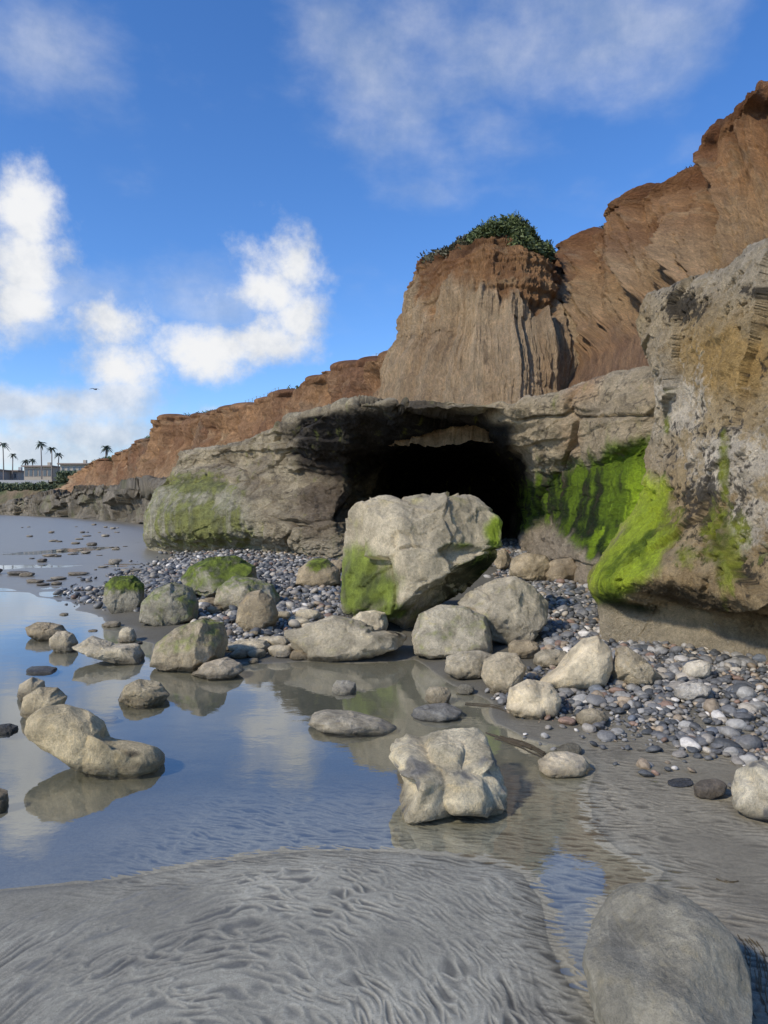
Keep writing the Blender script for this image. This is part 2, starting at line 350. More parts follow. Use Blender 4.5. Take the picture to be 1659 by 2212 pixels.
    vs=fbm(np.stack([g[...,0]*3.2,g[...,1]*3.2,g[...,2]*.3],-1),5,.6)
    mg=np.maximum(bl(u,v,440,1135,160,80)*1.0,bl(u,v,440,1045,130,30)*1.2)*(1-sm(545,620,u+ .6*(1190-v)))
    mg=sm(.2,.85,mg+vs*1.2+f2*.3)
    col=mixc(col,(.50,.46,.32),low*.8*(1-sm(540,620,u+ .5*(1190-v))))
    col=mixc(col,mixc((.13,.15,.022),(.38,.40,.07),sm(-.4,.4,f2+vs)),mg*.75)
    pale=sm(1178,1190,v)*(1-sm(560,600,u)); col=mixc(col,(.62,.54,.36),pale*.8)
    gp=[(1116,1150),(1126,1060),(1165,1020),(1240,1000),(1330,965),(1420,945),(1500,950),(1500,1260),(1310,1245),(1250,1185),(1180,1130)]
    ig=-sdist(u.ravel(),v.ravel(),gp).reshape(u.shape)/26.
    mr=sm(-.7,.9,ig+vs*1.7+f2*.5)
    gr=mixc((.024,.045,.008),(.19,.29,.018),sm(-.3,.4,vs*1.6+f2*.5+.2*f+ .5*bl(u,v,1365,1110,70,120)+.45*bl(u,v,1330,1000,120,50)+.15*bl(u,v,1240,1060,70,60)))
    gr=mixc(gr,(.44,.62,.03),sm(.08,.24,vs)*bl(u,v,1345,1120,90,140)*1.7)
    gr=mixc(gr,(.11,.08,.045),sm(.15,.45,-vs-f2*.3)*.6)
    col=mixc(col,gr,mr)
    pb=sm(1095,1120,u)*sm(.2,-.5,ig)*sm(1085,1130,v)*(u>1100); col=mixc(col,(.48,.385,.27),pb*.8)
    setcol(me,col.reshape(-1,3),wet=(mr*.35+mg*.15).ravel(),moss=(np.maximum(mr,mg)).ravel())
    tag(o,'grey sandstone shelf with dark sea cave and mossy green sides','rock shelf',kind='structure')
shelf()
def wall():
    cols=[
    [(1445,1300,13),(1445,1270,13),(1445,1200,13),(1445,1150,13),(1445,1000,13),(1445,850,13),(1450,760,13),(1460,720,13)],
    [(1345,1330,9.2),(1335,1300,9.2),(1325,1275,9.2),(1310,1225,9.2),(1412,1050,9.6),(1432,860,9.8),(1415,720,9.6),(1430,660,9.6)],
    [(1298,1390,7.25),(1297,1348,7.3),(1291,1310,7.35),(1284,1252,7.4),(1398,1060,8.0),(1424,880,8.2),(1388,705,8.3),(1402,636,8.4)],
    [(1360,1405,6.9),(1362,1362,7.1),(1356,1303,7.1),(1335,1250,6.75),(1425,1080,7.3),(1450,880,7.5),(1430,725,7.5),(1450,614,7.7)],
    [(1460,1428,6.45),(1460,1388,6.8),(1460,1305,6.85),(1455,1240,6.25),(1480,1090,6.6),(1500,880,6.7),(1500,720,6.8),(1510,590,7.1)],
    [(1560,1450,6.05),(1560,1410,6.4),(1560,1325,6.45),(1560,1265,5.85),(1565,1090,6.0),(1575,880,6.1),(1580,700,6.2),(1590,556,6.5)],
    [(1660,1470,5.6),(1660,1430,5.95),(1660,1345,6.0),(1660,1290,5.4),(1665,1100,5.5),(1670,880,5.6),(1670,690,5.7),(1675,526,6.0)],
    [(1800,1510,5.0),(1800,1470,5.3),(1800,1380,5.3),(1800,1315,4.8),(1805,1110,4.9),(1810,880,5.0),(1810,660,5.1),(1815,478,5.4)],
    [(2050,1560,4.4),(2050,1510,4.6),(2050,1410,4.6),(2050,1340,4.2),(2060,1120,4.3),(2060,880,4.4),(2060,620,4.5),(2070,380,4.8)]]
    g=loft(net_from(cols,back=3.,dz=-.1,drop=.3,bx=1.25),76,70); n=gnorm(g); u,v=proj(g)
    base=sm(1275,1330,v-(u-1360)*.22)
    big=fbm(g*[.8,.8,.7]+3,4); mid=fbm(g*[2.2,2.2,2.8]+1,5); fine=fbm(g*9,5,.65)
    rid=fbm(g*[1.3,1.3,1.6]+11,6,.62,ridge=True)
    wq=g+.15*np.stack([fbm(g*1.2,3),fbm(g*1.2+31,3),fbm(g*1.2+77,3)],-1)
    e1,c1,t1=cell(wq*[.8,.8,.9]); 
    pit=np.clip(fbm(g*8+20,4,.6)-.10,0,1)*sm(.0,.3,fbm(g*1.3+5,2)+.16)
    toe=bl(u,v,1345,1190,90,130)
    zt=g[...,2]+.15*fbm(g*.8,4); st=layers(zt*3,5,.2)
    D=(.12*big+.04*mid+.08*(rid-.3)+.09*(c1-.5)+.14*t1+.05*st)*(1-.75*base)*(1-.5*toe)+.034*fine*(1-.7*base)-.30*pit*(1-base)
    g=g+n*D[...,None]
    o,me=gridobj('rock_wall',g,M_wall); u,v=proj(g)
    f=fbm(g*1.3+2,4); f2=fbm(g*4,5,.6); f3=fbm(g*14,4,.65); vs=fbm(np.stack([g[...,0]*3.4,g[...,1]*3.4,g[...,2]*.5],-1),5,.6)
    col=mixc((.60,.455,.255),(.42,.29,.14),sm(-.4,.4,f+f2*.4+vs*.3))
    col=mixc(col,(.58,.49,.35),sm(690,600,v)*.8+bl(u,v,1420,850,50,220)*.8)
    ora=bl(u,v,1580,780,180,100); col=mixc(col,(.52,.33,.11),sm(.2,.8,ora+f2*.6)*.75)
    cream=np.maximum.reduce([bl(u,v,1580,1000,150,95),bl(u,v,1620,1130,70,90)*.9,bl(u,v,1470,870,70,100)*.8]); col=mixc(col,(.78,.67,.50),sm(.2,.65,cream+f2*.9+vs*.5+f3*.7))
    blk=np.maximum.reduce([bl(u,v,1475,660,70,50)*.8,bl(u,v,1640,630,50,25)*.8,bl(u,v,1530,1090,130,190)*.56,bl(u,v,1560,920,120,60)*.46,bl(u,v,1660,780,60,60)*.5,bl(u,v,1640,1230,110,90)*.48,bl(u,v,1450,1000,40,160)*.45])
    col=mixc(col,(.055,.046,.034),sm(.36,.58,blk+f2*.4+f3*1.0+vs*.4)*.9)
    col=mixc(col,(.07,.052,.026),sm(.3,.9,bl(u,v-(u-1500)*.22,1500,1295,230,34)+f2*.3)*.85)
    gs=np.maximum.reduce([bl(u,v,1565,1010,18,95)*.95,bl(u,v,1555,1190,65,130)*.85,bl(u,v,1435,1120,50,100)*.95,bl(u,v,1438,900,14,60)*.8,bl(u,v,1640,1190,70,70)*.55,bl(u,v,1480,1200,60,60)*.7])
    gm=sm(.35,.8,gs+vs*.9+f2*.4+f3*.3)
    col=mixc(col,mixc((.17,.20,.02),(.42,.46,.04),sm(-.3,.4,f2+vs)),gm*.8)
    tp=[(1270,1320),(1275,1240),(1370,1090),(1395,1030),(1430,1040),(1440,1130),(1425,1220),(1370,1262),(1345,1315),(1300,1325)]
    it=-sdist(u.ravel(),v.ravel(),tp).reshape(u.shape)/18.
    tm=sm(-1.2,1.1,it+vs*1.8+f2*.7)
    tc=mixc((.14,.21,.012),(.56,.68,.05),sm(-.45,.3,vs*1.4+f2*.6+.5*sm(1220,1080,v)))
    tc=mixc(tc,(.03,.06,.008),sm(1255,1320,v+40*f2))
    col=mixc(col,tc,tm)
    col=mixc(col,(.045,.05,.015),sm(.2,.8,bl(u,v,1345,1318,110,22)+f2*.3))
    bb=base*sm(1305,1340,v-(u-1360)*.22); col=mixc(col,mixc((.58,.48,.32),(.41,.33,.21),sm(-.3,.4,f)),bb)
    setcol(me,col.reshape(-1,3),wet=(tm*.25).ravel(),moss=np.maximum(tm,gm).ravel())
    tag(o,'tall ochre rock wall with bright green algae toe at right','rock wall',kind='structure')
wall()
def cliffcol(g,fl,k=1.,sw=1.):
    f=fbm(fl*.35*k,4); f2=fbm(fl*[1.5*k,1.5*k,1.1*k],5,.6); st=fbm(np.stack([fl[...,0]*.15*k,fl[...,1]*.1*k,fl[...,2]*2.6*k],-1),4)*sw
    vs=fbm(np.stack([fl[...,0]*1.5*k,fl[...,1]*.2*k,fl[...,2]*.18*k],-1),5,.6)
    col=mixc((.52,.285,.125),(.31,.15,.065),sm(-.35,.4,f+vs*.6)); col=mixc(col,(.64,.44,.235),sm(.0,.5,f2+st*.7+vs*.4)*.75)
    col=mixc(col,(.15,.075,.038),sm(.10,.38,vs*.8+f2*.5+st*.4)*.6)
    return col,f,f2,vs,st
def gully(fl,fx,amp,zs=.12,off=0,o=5,gg=.5,wp_=.2):
    w=fbm(np.stack([fl[...,0]*fx,0*fl[...,0],fl[...,2]*.35],-1)+off,3)*wp_
    q=np.stack([fl[...,0]*fx+off+w,fl[...,1]*fx*.0+off,fl[...,2]*zs],-1)
    r=fbm(q,o,gg,ridge=True)
    return amp*(1-np.clip(1-r,0,2)**.8*1.3)
def pillar():
    cols=[
    [(838,866,32),(862,800,32),(895,740,32),(904,645,32),(926,580,32),(936,562,32)],
    [(812,870,23.5),(846,806,24),(886,742,24.4),(897,645,24.6),(917,582,25),(927,562,25.8)],
    [(852,889,18.3),(888,815,19.9),(924,745,21.6),(934,645,22.4),(952,574,23.2),(965,548,24.0)],
    [(945,889,16.7),(964,805,18.5),(988,730,20.3),(997,640,21),(1005,545,22.0),(1014,516,23.0)],
    [(1050,884,16.2),(1055,795,18.0),(1060,720,19.8),(1062,630,20.6),(1066,528,21.7),(1070,498,22.8)],
    [(1148,872,16.5),(1136,790,18.3),(1128,712,20),(1128,620,20.8),(1118,530,21.9),(1110,500,23.2)],
    [(1206,848,17.8),(1198,765,19.5),(1188,690,20.8),(1176,610,21.6),(1157,545,22.7),(1146,518,23.6)],
    [(1232,815,20.5),(1218,750,22.0),(1206,680,23),(1193,605,23.8),(1176,558,24.6),(1168,546,25.2)],
    [(1245,790,25),(1224,735,28),(1212,680,29),(1203,612,29.5),(1188,570,30),(1182,562,31)]]
    g=loft(net_from(cols,back=2.2,dz=.45,drop=1.),80,84); n=gnorm(g); fl=flowc(g,84*2); u,v=proj(g)
    tips=fbm(fl*[1.4,.2,.05],3)+.5*fbm(fl*[.5,.1,.05]+9,2)
    lo=sm(640,680,v+130*tips)
    lowfade=1-.6*sm(770,850,v)
    D=(gully(fl,.80,.50,.02,0,5,.6,.16)*lowfade+gully(fl,2.6,.10,.05,11,3,.5,.15)-.02)*lo+(gully(fl,.55,.28,.25,5,5,.6,.3))*(1-lo)+.30*fbm(g*.3,3)+.16*lo
    zt=g[...,2]+.3*fbm(g*.5,3)+.10*fbm(g*2,4)
    strat=(layers(zt*2.0,5,.22)*.34+layers(zt*5.5,17,.3)*.18)*(1-.75*lo)
    rows=np.arange(g.shape[1])/84.; top=sm(4.5,5.,rows)[None,:]; D=(D+strat)*(1-.5*top)+.17*fbm(g*1.8,6,.68)*(1-.3*lo)
    g=g+n*D[...,None]
    o,me=gridobj('sandstone_bluff',g,M_cliff); col,f,f2,vs,st=cliffcol(g,fl)
    col=mixc(col,mixc((.70,.53,.32),(.55,.38,.21),sm(-.3,.3,vs)),lo*.8)
    col=col*(1-.45*sm(.15,-.30,D))[...,None]  # flute crevices darkened by displacement, crevice shade put into the colour
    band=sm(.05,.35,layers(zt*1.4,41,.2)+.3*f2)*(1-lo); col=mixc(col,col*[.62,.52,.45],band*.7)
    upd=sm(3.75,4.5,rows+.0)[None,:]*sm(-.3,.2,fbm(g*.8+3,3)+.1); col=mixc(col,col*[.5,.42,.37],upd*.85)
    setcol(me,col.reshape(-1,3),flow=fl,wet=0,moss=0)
    tag(o,'free standing orange bluff with fluted face and plant cap','bluff',kind='structure')
    return g,*proj(g)
PG,PU,PV=pillar()
def cliff():
    cols=[
    [(1150,868,19),(1205,790,24),(1208,700,30),(1205,650,33),(1200,605,34),(1192,570,35)],
    [(1205,862,16),(1245,775,20),(1250,690,25.5),(1250,640,28),(1255,590,30),(1262,538,31)],
    [(1290,845,14.3),(1325,745,17.5),(1330,660,22),(1330,600,24.5),(1330,545,26.5),(1335,494,28)],
    [(1375,830,13),(1405,715,15.5),(1400,620,19.5),(1395,560,22),(1392,504,24),(1394,442,25.2)],
    [(1460,815,12),(1490,685,14),(1480,580,17.5),(1475,505,20),(1475,446,22),(1485,384,23)],
    [(1560,800,11),(1570,645,13),(1560,530,16),(1555,430,18.5),(1550,350,20.5),(1560,276,21.5)],
    [(1660,790,10),(1670,610,12),(1660,480,15),(1655,376,17.5),(1650,286,19.5),(1655,206,20.5)],
    [(1800,780,9),(1810,570,11.3),(1800,420,14),(1790,310,16.5),(1790,200,18.5),(1800,110,19.5)],
    [(2050,760,8),(2050,500,10.3),(2050,330,13),(2040,190,15.5),(2040,60,17.5),(2050,-40,18.5)]]
    g=loft(net_from(cols,back=14,dz=.5,drop=.8),84,76); n=gnorm(g); fl=flowc(g,76*4); u,v=proj(g)
    z=g[...,2]; tal=sm(7.0,5.2,z+fbm(g*.5,3))
    rows=np.arange(g.shape[1])/76.; rim=sm(4.2,5.,rows)[None,:]
    zt=z+.3*fbm(g*.4,3)+.12*fbm(g*2,4)
    D=(gully(fl,.24,1.8,.03,0,4,.5,.12)*(1-.8*rim)+gully(fl,.75,1.35,.05,7,4,.55,.18)*(1-.6*rim)+gully(fl,2.4,.26,.08,9,3,.5,.2))*(1-.9*tal)+.34*fbm(g*.5,6,.64)+.22*(fbm(g*1.5+8,6,.64,ridge=True)-.3)*(1-.5*tal)+(layers(zt*1.1,7,.25)*.14+layers(zt*3.5,19,.3)*.06)*(1-tal)
    n=n*[1,1,.4]
    g=g+n*((D-.25)*np.clip(sm(3.5,7,z)+.15,0,1))[...,None]
    o,me=gridobj('cliff',g,M_cliff); col,f,f2,vs,st=cliffcol(g,fl,1.,.35)
    lowb=sm(10.5,7.,z+1.5*f); col=mixc(col,(.66,.46,.25),lowb*.65)
    col=mixc(col,mixc((.52,.29,.145),(.35,.18,.095),sm(-.2,.4,f2)),tal*.8)
    col=col*(1-.62*sm(.3,-1.1,D))[...,None]  # gully recesses darkened with depth, their shade baked into the vertex colour
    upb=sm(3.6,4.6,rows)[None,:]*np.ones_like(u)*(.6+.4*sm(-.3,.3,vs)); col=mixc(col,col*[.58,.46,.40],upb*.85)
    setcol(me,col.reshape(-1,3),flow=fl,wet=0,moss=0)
    tag(o,'steep orange brown eroded sea cliff rising to the right','cliff',kind='structure')
    return g
CG=cliff()
def farcliff():
    tops=[(150,1050,175),(186,1036,155),(200,1002,142),(240,991,133),(290,972,122),(322,955,114),(336,938,106),(350,905,100),(440,899,88),(545,888,76),(610,862,68),(690,829,58),(780,801,50),(870,778,44),(980,762,38)]
    cols=[]
    for u,vt,Y in tops:
        b=1066; cols.append([(u-20,b+6,Y-6),(u-14,b-8,Y-4),(u-6,vt+.55*(b-vt),Y-2),(u,vt+.25*(b-vt),Y-.5),(u,vt+.06*(b-vt),Y),(u,vt,Y+.3)])
    g=loft(net_from(cols,back=14,dz=-.8,drop=3),64,34); n=gnorm(g); n[...,2]*=.2; fl=flowc(g,34*3)
    rows=np.arange(g.shape[1])/34.; rim=sm(4.2,4.9,rows)[None,:]
    D=gully(fl,.07,3.4,.02)*(1-.3*rim)+gully(fl,.28,2.8,.03,3)*(1-.3*rim)+.7*fbm(g*.4,5,.62)+layers(g[...,2]*.8,3,.3)*.3
    D=D*(1-.8*sm(5,5.3,rows)[None,:])
    g=g+n*(D-.3)[...,None]
    o,me=gridobj('cliff',g,M_far); col,f,f2,vs,st=cliffcol(g,fl,.35,.5)
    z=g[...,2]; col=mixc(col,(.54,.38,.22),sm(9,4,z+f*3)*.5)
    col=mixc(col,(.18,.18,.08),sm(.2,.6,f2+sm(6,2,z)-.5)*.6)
    col=col*(1-.75*sm(.7,-1.6,D))[...,None]; col=mixc(col,col*[.62,.5,.45],rim*np.ones(z.shape)*.7); col=mixc(col,(.34,.30,.28),.10*np.ones(z.shape))  # gully shade and distance haze are both painted into the vertex colour
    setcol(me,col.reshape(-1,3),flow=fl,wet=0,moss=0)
    tag(o,'distant orange cliff receding to the left behind the shelf','cliff',kind='structure')
    return g
FG=farcliff()
def farshelf():
    cols=[]
    for u,vb,vt,Y in [(-10,1106,1100,165),(25,1108,1090,152),(60,1111,1080,142),(120,1115,1076,122),(170,1119,1063,104),(230,1125,1060,86),(280,1130,1056,73),(340,1140,1052,62),(440,1150,1046,54)]:
        cols.append([(u,vb+2,Y),(u,vb-2,Y+.6),(u,vb*.5+vt*.5,Y),(u,vt+3,Y+.8),(u,vt,Y+1.5)])
    g=loft(net_from(cols,back=22,dz=.5,drop=1),60,24); n=gnorm(g)
    e1,c1,t1=cell(g*[.12,.12,.5]+.3*fbm(g*.2,3)[...,None])
    D=.7*fbm(g*.16,3)+1.6*(c1-.5)+.8*t1+.5*(fbm(g*.5,4,ridge=True)-.4)
    g=g+n*D[...,None]
    o,me=gridobj('rock_shelf',g,M_far); f=fbm(g*.3,4)
    col=mixc((.44,.37,.27),(.21,.18,.13),sm(-.4,.4,f)); col=mixc(col,(.24,.24,.10),sm(.1,.5,fbm(g*.2+5,3))*.6)
    setcol(me,col.reshape(-1,3),flow=g,wet=0,moss=0)
    tag(o,'low grey rock shelf below the distant cliff','rock shelf',kind='structure')
    cols=[]
    for u,vt,Y in [(-500,1050,215),(-200,1046,205),(0,1041,195),(60,1041,190),(110,1041,186),(150,1036,180),(190,1040,172),(240,1050,160)]:
        cols.append([(u,1112,Y-8),(u,1095,Y-5),(u,.5*(1095+vt),Y-2),(u,vt+4,Y),(u,vt,Y+1.5)])
    g=loft(net_from(cols,back=60,dz=.6,drop=2),30,14); n=gnorm(g)
    g=g+n*(1.2*fbm(g*.12,4)*sm(9.5,7,g[...,2]))[...,None]
    o,me=gridobj('hillside',g,M_far); f=fbm(g*.15,4)
    col=mixc((.34,.26,.18),(.16,.19,.09),sm(-.25,.25,f)); setcol(me,col.reshape(-1,3),flow=g,wet=0,moss=0)
    tag(o,'low scrubby hillside at the far left end of the beach','hillside',kind='structure')
farshelf()
# ------------------------------------------------------------ rocks
ICO={}
def ico(s):
    if s not in ICO:
        bm=bmesh.new(); bmesh.ops.create_icosphere(bm,subdivisions=s,radius=1); bm.verts.ensure_lookup_table()
        ICO[s]=(np.array([v.co[:] for v in bm.verts]),np.array([[v.index for v in f.verts] for f in bm.faces])); bm.free()
    return ICO[s]
TAN=(.50,.425,.29);GREY=(.36,.33,.25);CREAM=(.66,.57,.40);DARK=(.17,.16,.14);BROWN=(.40,.325,.21)
seed=[100]
def E(u0,u1,v0,v1,k=9,flat=.0):
    seed[0]+=1; r=random.Random(seed[0]); cu=(u0+u1)/2; cv=(v0+v1)/2; out=[]
    for i in range(k):
        a=2*math.pi*i/k+r.uniform(-.15,.15); q=r.uniform(.88,1.06)
        c=math.copysign(abs(math.cos(a))**.85,math.cos(a)); s=math.copysign(abs(math.sin(a))**.8,math.sin(a))
        out.append((cu+c*q*(u1-u0)/2,cv+s*q*(v1-v0)/2))
    return out
def polyang(pts,cx,cy):
    a_=[];r_=[]
    for i in range(len(pts)):
        ax,ay=pts[i-1]; bx,by=pts[i]
        for t in np.linspace(0,1,12,endpoint=False):
            x=ax*(1-t)+bx*t-cx; y=ay*(1-t)+by*t-cy; a_.append(math.atan2(y,x)); r_.append(math.hypot(x,y))
    o=np.argsort(a_); return np.array(a_)[o],np.array(r_)[o]
def rock(poly,label,col=TAN,name='rock',cat='rock',depth=.8,sub=6,cuts=(),ang=.5,moss=0.,mossfn=None,lump=.10,lean=.25,group=None,wetline=.05,dark=.22,sink=0.,colfn=None,mat=None,veins=0,billow=0.,facet=None,boxy=.72):
    seed[0]+=1; sdv=seed[0]; r=np.random.RandomState(sdv); col=(min(col[0]*1.16,.82),min(col[1]*1.12,.78),col[2]*1.06)
    facet=ang*.28 if facet is None else facet
    vb=max(p[1] for p in poly); vt=min(p[1] for p in poly); ub=np.mean([p[0] for p in poly]); z0=0.
    umin=min(p[0] for p in poly); umax=max(p[0] for p in poly)
    for _ in range(3):
        x0,Yf=G(ub,vb,z0); z0=max(gz1(x0,Yf),-.03)
    hw=(umax-umin)/2/F*Yf; Tt=depth*hw; Yc=Yf+Tt*.8
    hgt=(vb-vt)/F*Yf; va=max((vb-HV)/F,.02); hgt=max(hgt-1.2*Tt*va,hgt*.45)
    W=np.array([[(u-CU)/F*Yc, z0-.06*hgt+(vb-v)/(vb-vt)*hgt*1.06] for u,v in poly])
    cen=(W.max(0)+W.min(0))/2; rel=W-cen
    d_,rr=polyang([tuple(q) for q in rel],0,0)
    d,fc=ico(sub); rho=np.hypot(d[:,0],d[:,2]); a=np.arctan2(d[:,2],d[:,0])
    Ra=np.interp(a,d_,rr,period=2*np.pi)
    hx=np.abs(rel[:,0]).max();hz=np.abs(rel[:,1]).max()
    Rm=1/np.sqrt((np.cos(a)/hx)**2+(np.sin(a)/hz)**2)
    Re=Rm+(Ra-Rm)*sm(.15,.75,rho)
    k=rho**boxy
    p=np.stack([Re*k*np.cos(a),Tt*np.sign(d[:,1])*np.abs(d[:,1])**.85,Re*k*np.sin(a)],-1)
    S=min(hx,hz*1.5,Tt*1.3)
    for nrm,h in cuts:
        nrm=np.array(nrm,float); nrm/=np.linalg.norm(nrm); sp=p@nrm; mx=sp.max(); ex=np.maximum(sp-h*mx,0); p=p-nrm*(ex*.93)[:,None]
    for _ in range(int(10*ang)):
        nrm=r.normal(size=3); nrm[1]=-abs(nrm[1]); nrm/=np.linalg.norm(nrm); sp=p@nrm; mx=sp.max(); h=r.uniform(.74,.92); ex=np.maximum(sp-h*mx,0); p=p-nrm*(ex*.85)[:,None]
    p[:,1]+=lean*(p[:,2]+hz)*.8
    dirn=p/(np.linalg.norm(p,axis=1)[:,None]+1e-6)
    q=p/S+sdv*3.7
    D=lump*S*(1.2*fbm(q*.9,3)+.40*fbm(q*2.6,5,.6)+.35*(fbm(q*1.8+5,5,.55,ridge=True)-.4))+.014*S*fbm(q*9,3)
    if facet:
        qq=q+.12*np.stack([fbm(q*2,2),fbm(q*2+9,2),fbm(q*2+19,2)],-1)
        e1,c1,t1=cell(qq*1.3); e2,c2,t2=cell(qq*3.1+3); D=D+facet*S*(.45*t1+.20*(c1-.5)+.18*t2)
    if billow: D=D+billow*S*(2.2*np.abs(fbm(q*1.0+3,2,.35))-.45)
    p=p+dirn*D[:,None]
    world=p+np.array([cen[0],Yc,cen[1]])
    uc,vc=(umin+umax)/2,(vt+vb)/2; pa,pr_=polyang(poly,uc,vc)
    for it in range(6):
        up=world[:,2]>z0-.005
        if up.sum()<20: break
        u,v=proj(world[up]); a0,a1,b0,b1=u.min(),u.max(),v.min(),v.max()
        Ym=world[:,1].mean()
        world[:,1]+=np.clip((b1-vb)*Yf*Yf/(F*(CH-z0)),-.5,.5)*.9
        s=np.clip((umax-umin)/(a1-a0),.6,1.6); cx=world[:,0].mean(); world[:,0]=(world[:,0]-cx)*s+cx+(uc-(a0+a1)/2)/F*Ym
        zt=world[:,2].max(); dzt=(b0-vt)/F*Ym; s=np.clip((zt-z0+dzt*.9)/max(zt-z0,.01),.5,1.7); world[:,2]=z0+(world[:,2]-z0)*s
    nb=90
    if sub>=5:
      for it in range(3):
        up=world[:,2]>z0-.004; u,v=proj(world); du,dv=u-uc,v-vc; aa=np.arctan2(dv,du); ra=np.hypot(du,dv)
        b=((aa+np.pi)/(2*np.pi)*nb).astype(int)%nb; mx=np.zeros(nb); np.maximum.at(mx,b[up],ra[up])
        ok=mx>0
        if ok.sum()<nb*.6: break
        cenb=(np.arange(nb)+.5)/nb*2*np.pi-np.pi; mx=np.interp(cenb,cenb[ok],mx[ok],period=2*np.pi)
        sc=np.clip(np.interp(cenb,pa,pr_,period=2*np.pi)/mx,.7,1.4); sc=(np.roll(sc,1)+sc*2+np.roll(sc,-1))/4
        s=np.interp(aa,cenb,sc,period=2*np.pi); w_=sm(.1,.6,ra/np.interp(aa,cenb,mx,period=2*np.pi)); s=1+(s-1)*w_
        s=np.where(world[:,2]<z0-.02,np.minimum(s,1.),s)
        world[:,0]+=du*(s-1)/F*world[:,1]; world[:,2]-=dv*(s-1)/F*world[:,1]
    loc=np.array([world[:,0].mean(),world[:,1].mean(),max(z0,-.05)])
    me=mesh(name,world-loc,fc); nn=vnormals(me); u,v=proj(world)
    f=fbm(q*1.2,4); f2=fbm(q*4.5,4)
    c=mixc(np.array(col)*1.06,np.array(col)*(1-dark*1.6),sm(-.35,.5,f)); c=mixc(c,np.array(col)*[1.12,1.04,.85],sm(.05,.5,f2)*.5)
    if veins: c=mixc(c,(.24,.225,.20),sm(.12,.26,fbm(q*1.1+40,4))*veins)
    m=sm(.1,.85,moss*(.35+.9*np.clip(nn[:,2],0,1))+f*.5+f2*.45-.1)*(1 if moss else 0)
    if mossfn is not None: m=np.maximum(m,sm(.15,.85,mossfn(u,v,nn)+f*.45+f2*.6))
    mc=mixc((.07,.10,.012),(.25,.32,.035),sm(-.3,.35,f2+f*.4))
    if colfn is not None: c,mc=colfn(c,mc,u,v,nn,f,f2)
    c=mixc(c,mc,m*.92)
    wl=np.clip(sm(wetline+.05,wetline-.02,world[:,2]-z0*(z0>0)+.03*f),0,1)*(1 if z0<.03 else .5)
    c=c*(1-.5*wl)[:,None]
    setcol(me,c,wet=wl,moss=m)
    o=link(name,me,mat or M_rock,loc=loc); tag(o,label,cat,group); return o
def mfn(u,v,n): 
    a=bl(u,v,790,1260,90,95)*1.1; a2=bl(u,v,1070,1150,28,55)*.95; a3=bl(u,v,1045,1220,60,60)*.9*(n[:,2]<.1); a4=bl(u,v,850,1320,60,25); a5=bl(u,v,1010,1180,70,12)*.6
    return np.maximum.reduce([a,a2,a3,a4,a5])*1.05
def mcol(c,mc,u,v,n,f,f2):
    br=bl(u,v,1070,1140,40,50); mc=mixc(mc,(.42,.56,.03),sm(.1,.6,br)); dk=sm(-.15,-.6,n[:,2])*sm(900,980,u); mc=mixc(mc,(.02,.035,.008),dk); c=mixc(c,(.08,.08,.035),dk*.8)  # dark green undercut, with underside shade painted into moss and stone colours
    return c,mc
rock([(733,1300),(740,1200),(747,1110),(772,1082),(830,1066),(870,1074),(905,1067),(960,1062),(1020,1066),(1052,1090),(1086,1122),(1085,1178),(1066,1220),(1010,1275),(940,1312),(905,1345),(878,1360),(838,1342),(780,1330),(745,1335)],
 'huge tan boulder with mossy left side standing in front of the cave',name='boulder',cat='boulder',depth=.85,sub=7,ang=0,facet=.24,cuts=[((-.75,-.65,.1),.66),((.35,-.85,.38),.64),((.55,-.5,-.68),.66),((0,0,1),.93),((-.1,-.5,.85),.82)],lump=.10,lean=.1,mossfn=mfn,colfn=mcol,col=(.54,.47,.33))
rock([(985,1305),(1010,1278),(1070,1250),(1110,1243),(1150,1263),(1186,1300),(1182,1345),(1162,1372),(1150,1395),(1100,1395),(1060,1385),(1030,1340)],'pale angular boulder leaning behind the lower right of the huge boulder',name='boulder',cat='boulder',cuts=[((.5,-.7,.4),.7),((-.5,-.6,.6),.7)],moss=.15,col=(.50,.44,.32))
rock([(888,1370),(905,1325),(950,1305),(1000,1308),(1048,1328),(1062,1370),(1066,1415),(1000,1420),(930,1423),(895,1415)],'grey blocky boulder with mossy top below the huge boulder',name='boulder',cat='boulder',cuts=[((0,-.8,.5),.65)],moss=.3,col=(.46,.41,.30))
rock([(606,1362),(650,1352),(720,1328),(780,1340),(830,1366),(862,1354),(882,1375),(865,1402),(800,1424),(720,1430),(650,1430),(632,1400)],'long low flat topped rock left of the blocky grey boulder',cuts=[((-.2,-.8,.5),.6),((.5,-.6,.5),.7)],moss=.15,depth=.45,col=(.47,.41,.29))
rock(E(758,842,1316,1372),'small pale rock wedged under the huge boulder',col=CREAM,sub=5)
rock([(508,1345),(515,1305),(535,1280),(562,1273),(590,1292),(602,1325),(596,1352),(570,1366),(530,1366)],'rounded brown egg shaped boulder on the gravel',name='boulder',cat='boulder',ang=.15,col=BROWN,lump=.07)
rock([(388,1250),(410,1222),(450,1204),(510,1199),(552,1222),(557,1255),(510,1272),(450,1296),(405,1282)],'mossy green topped boulder farthest back on the left gravel',name='boulder',cat='boulder',moss=1.1,col=GREY,cuts=[((.2,-.8,.4),.7)])
rock([(298,1345),(305,1300),(335,1272),(375,1256),(415,1268),(430,1300),(428,1340),(380,1352),(330,1352)],'moss dusted grey boulder between two greener boulders at left',name='boulder',cat='boulder',moss=.65,col=GREY)
rock([(222,1300),(226,1262),(245,1245),(290,1242),(312,1262),(312,1300),(300,1325),(240,1325)],'square boulder with bright green cap at the pool edge',name='boulder',cat='boulder',col=GREY,mossfn=lambda u,v,n:sm(1292,1262,v)*.95,cuts=[((0,0,1),.85),((.3,-.9,0),.75)])
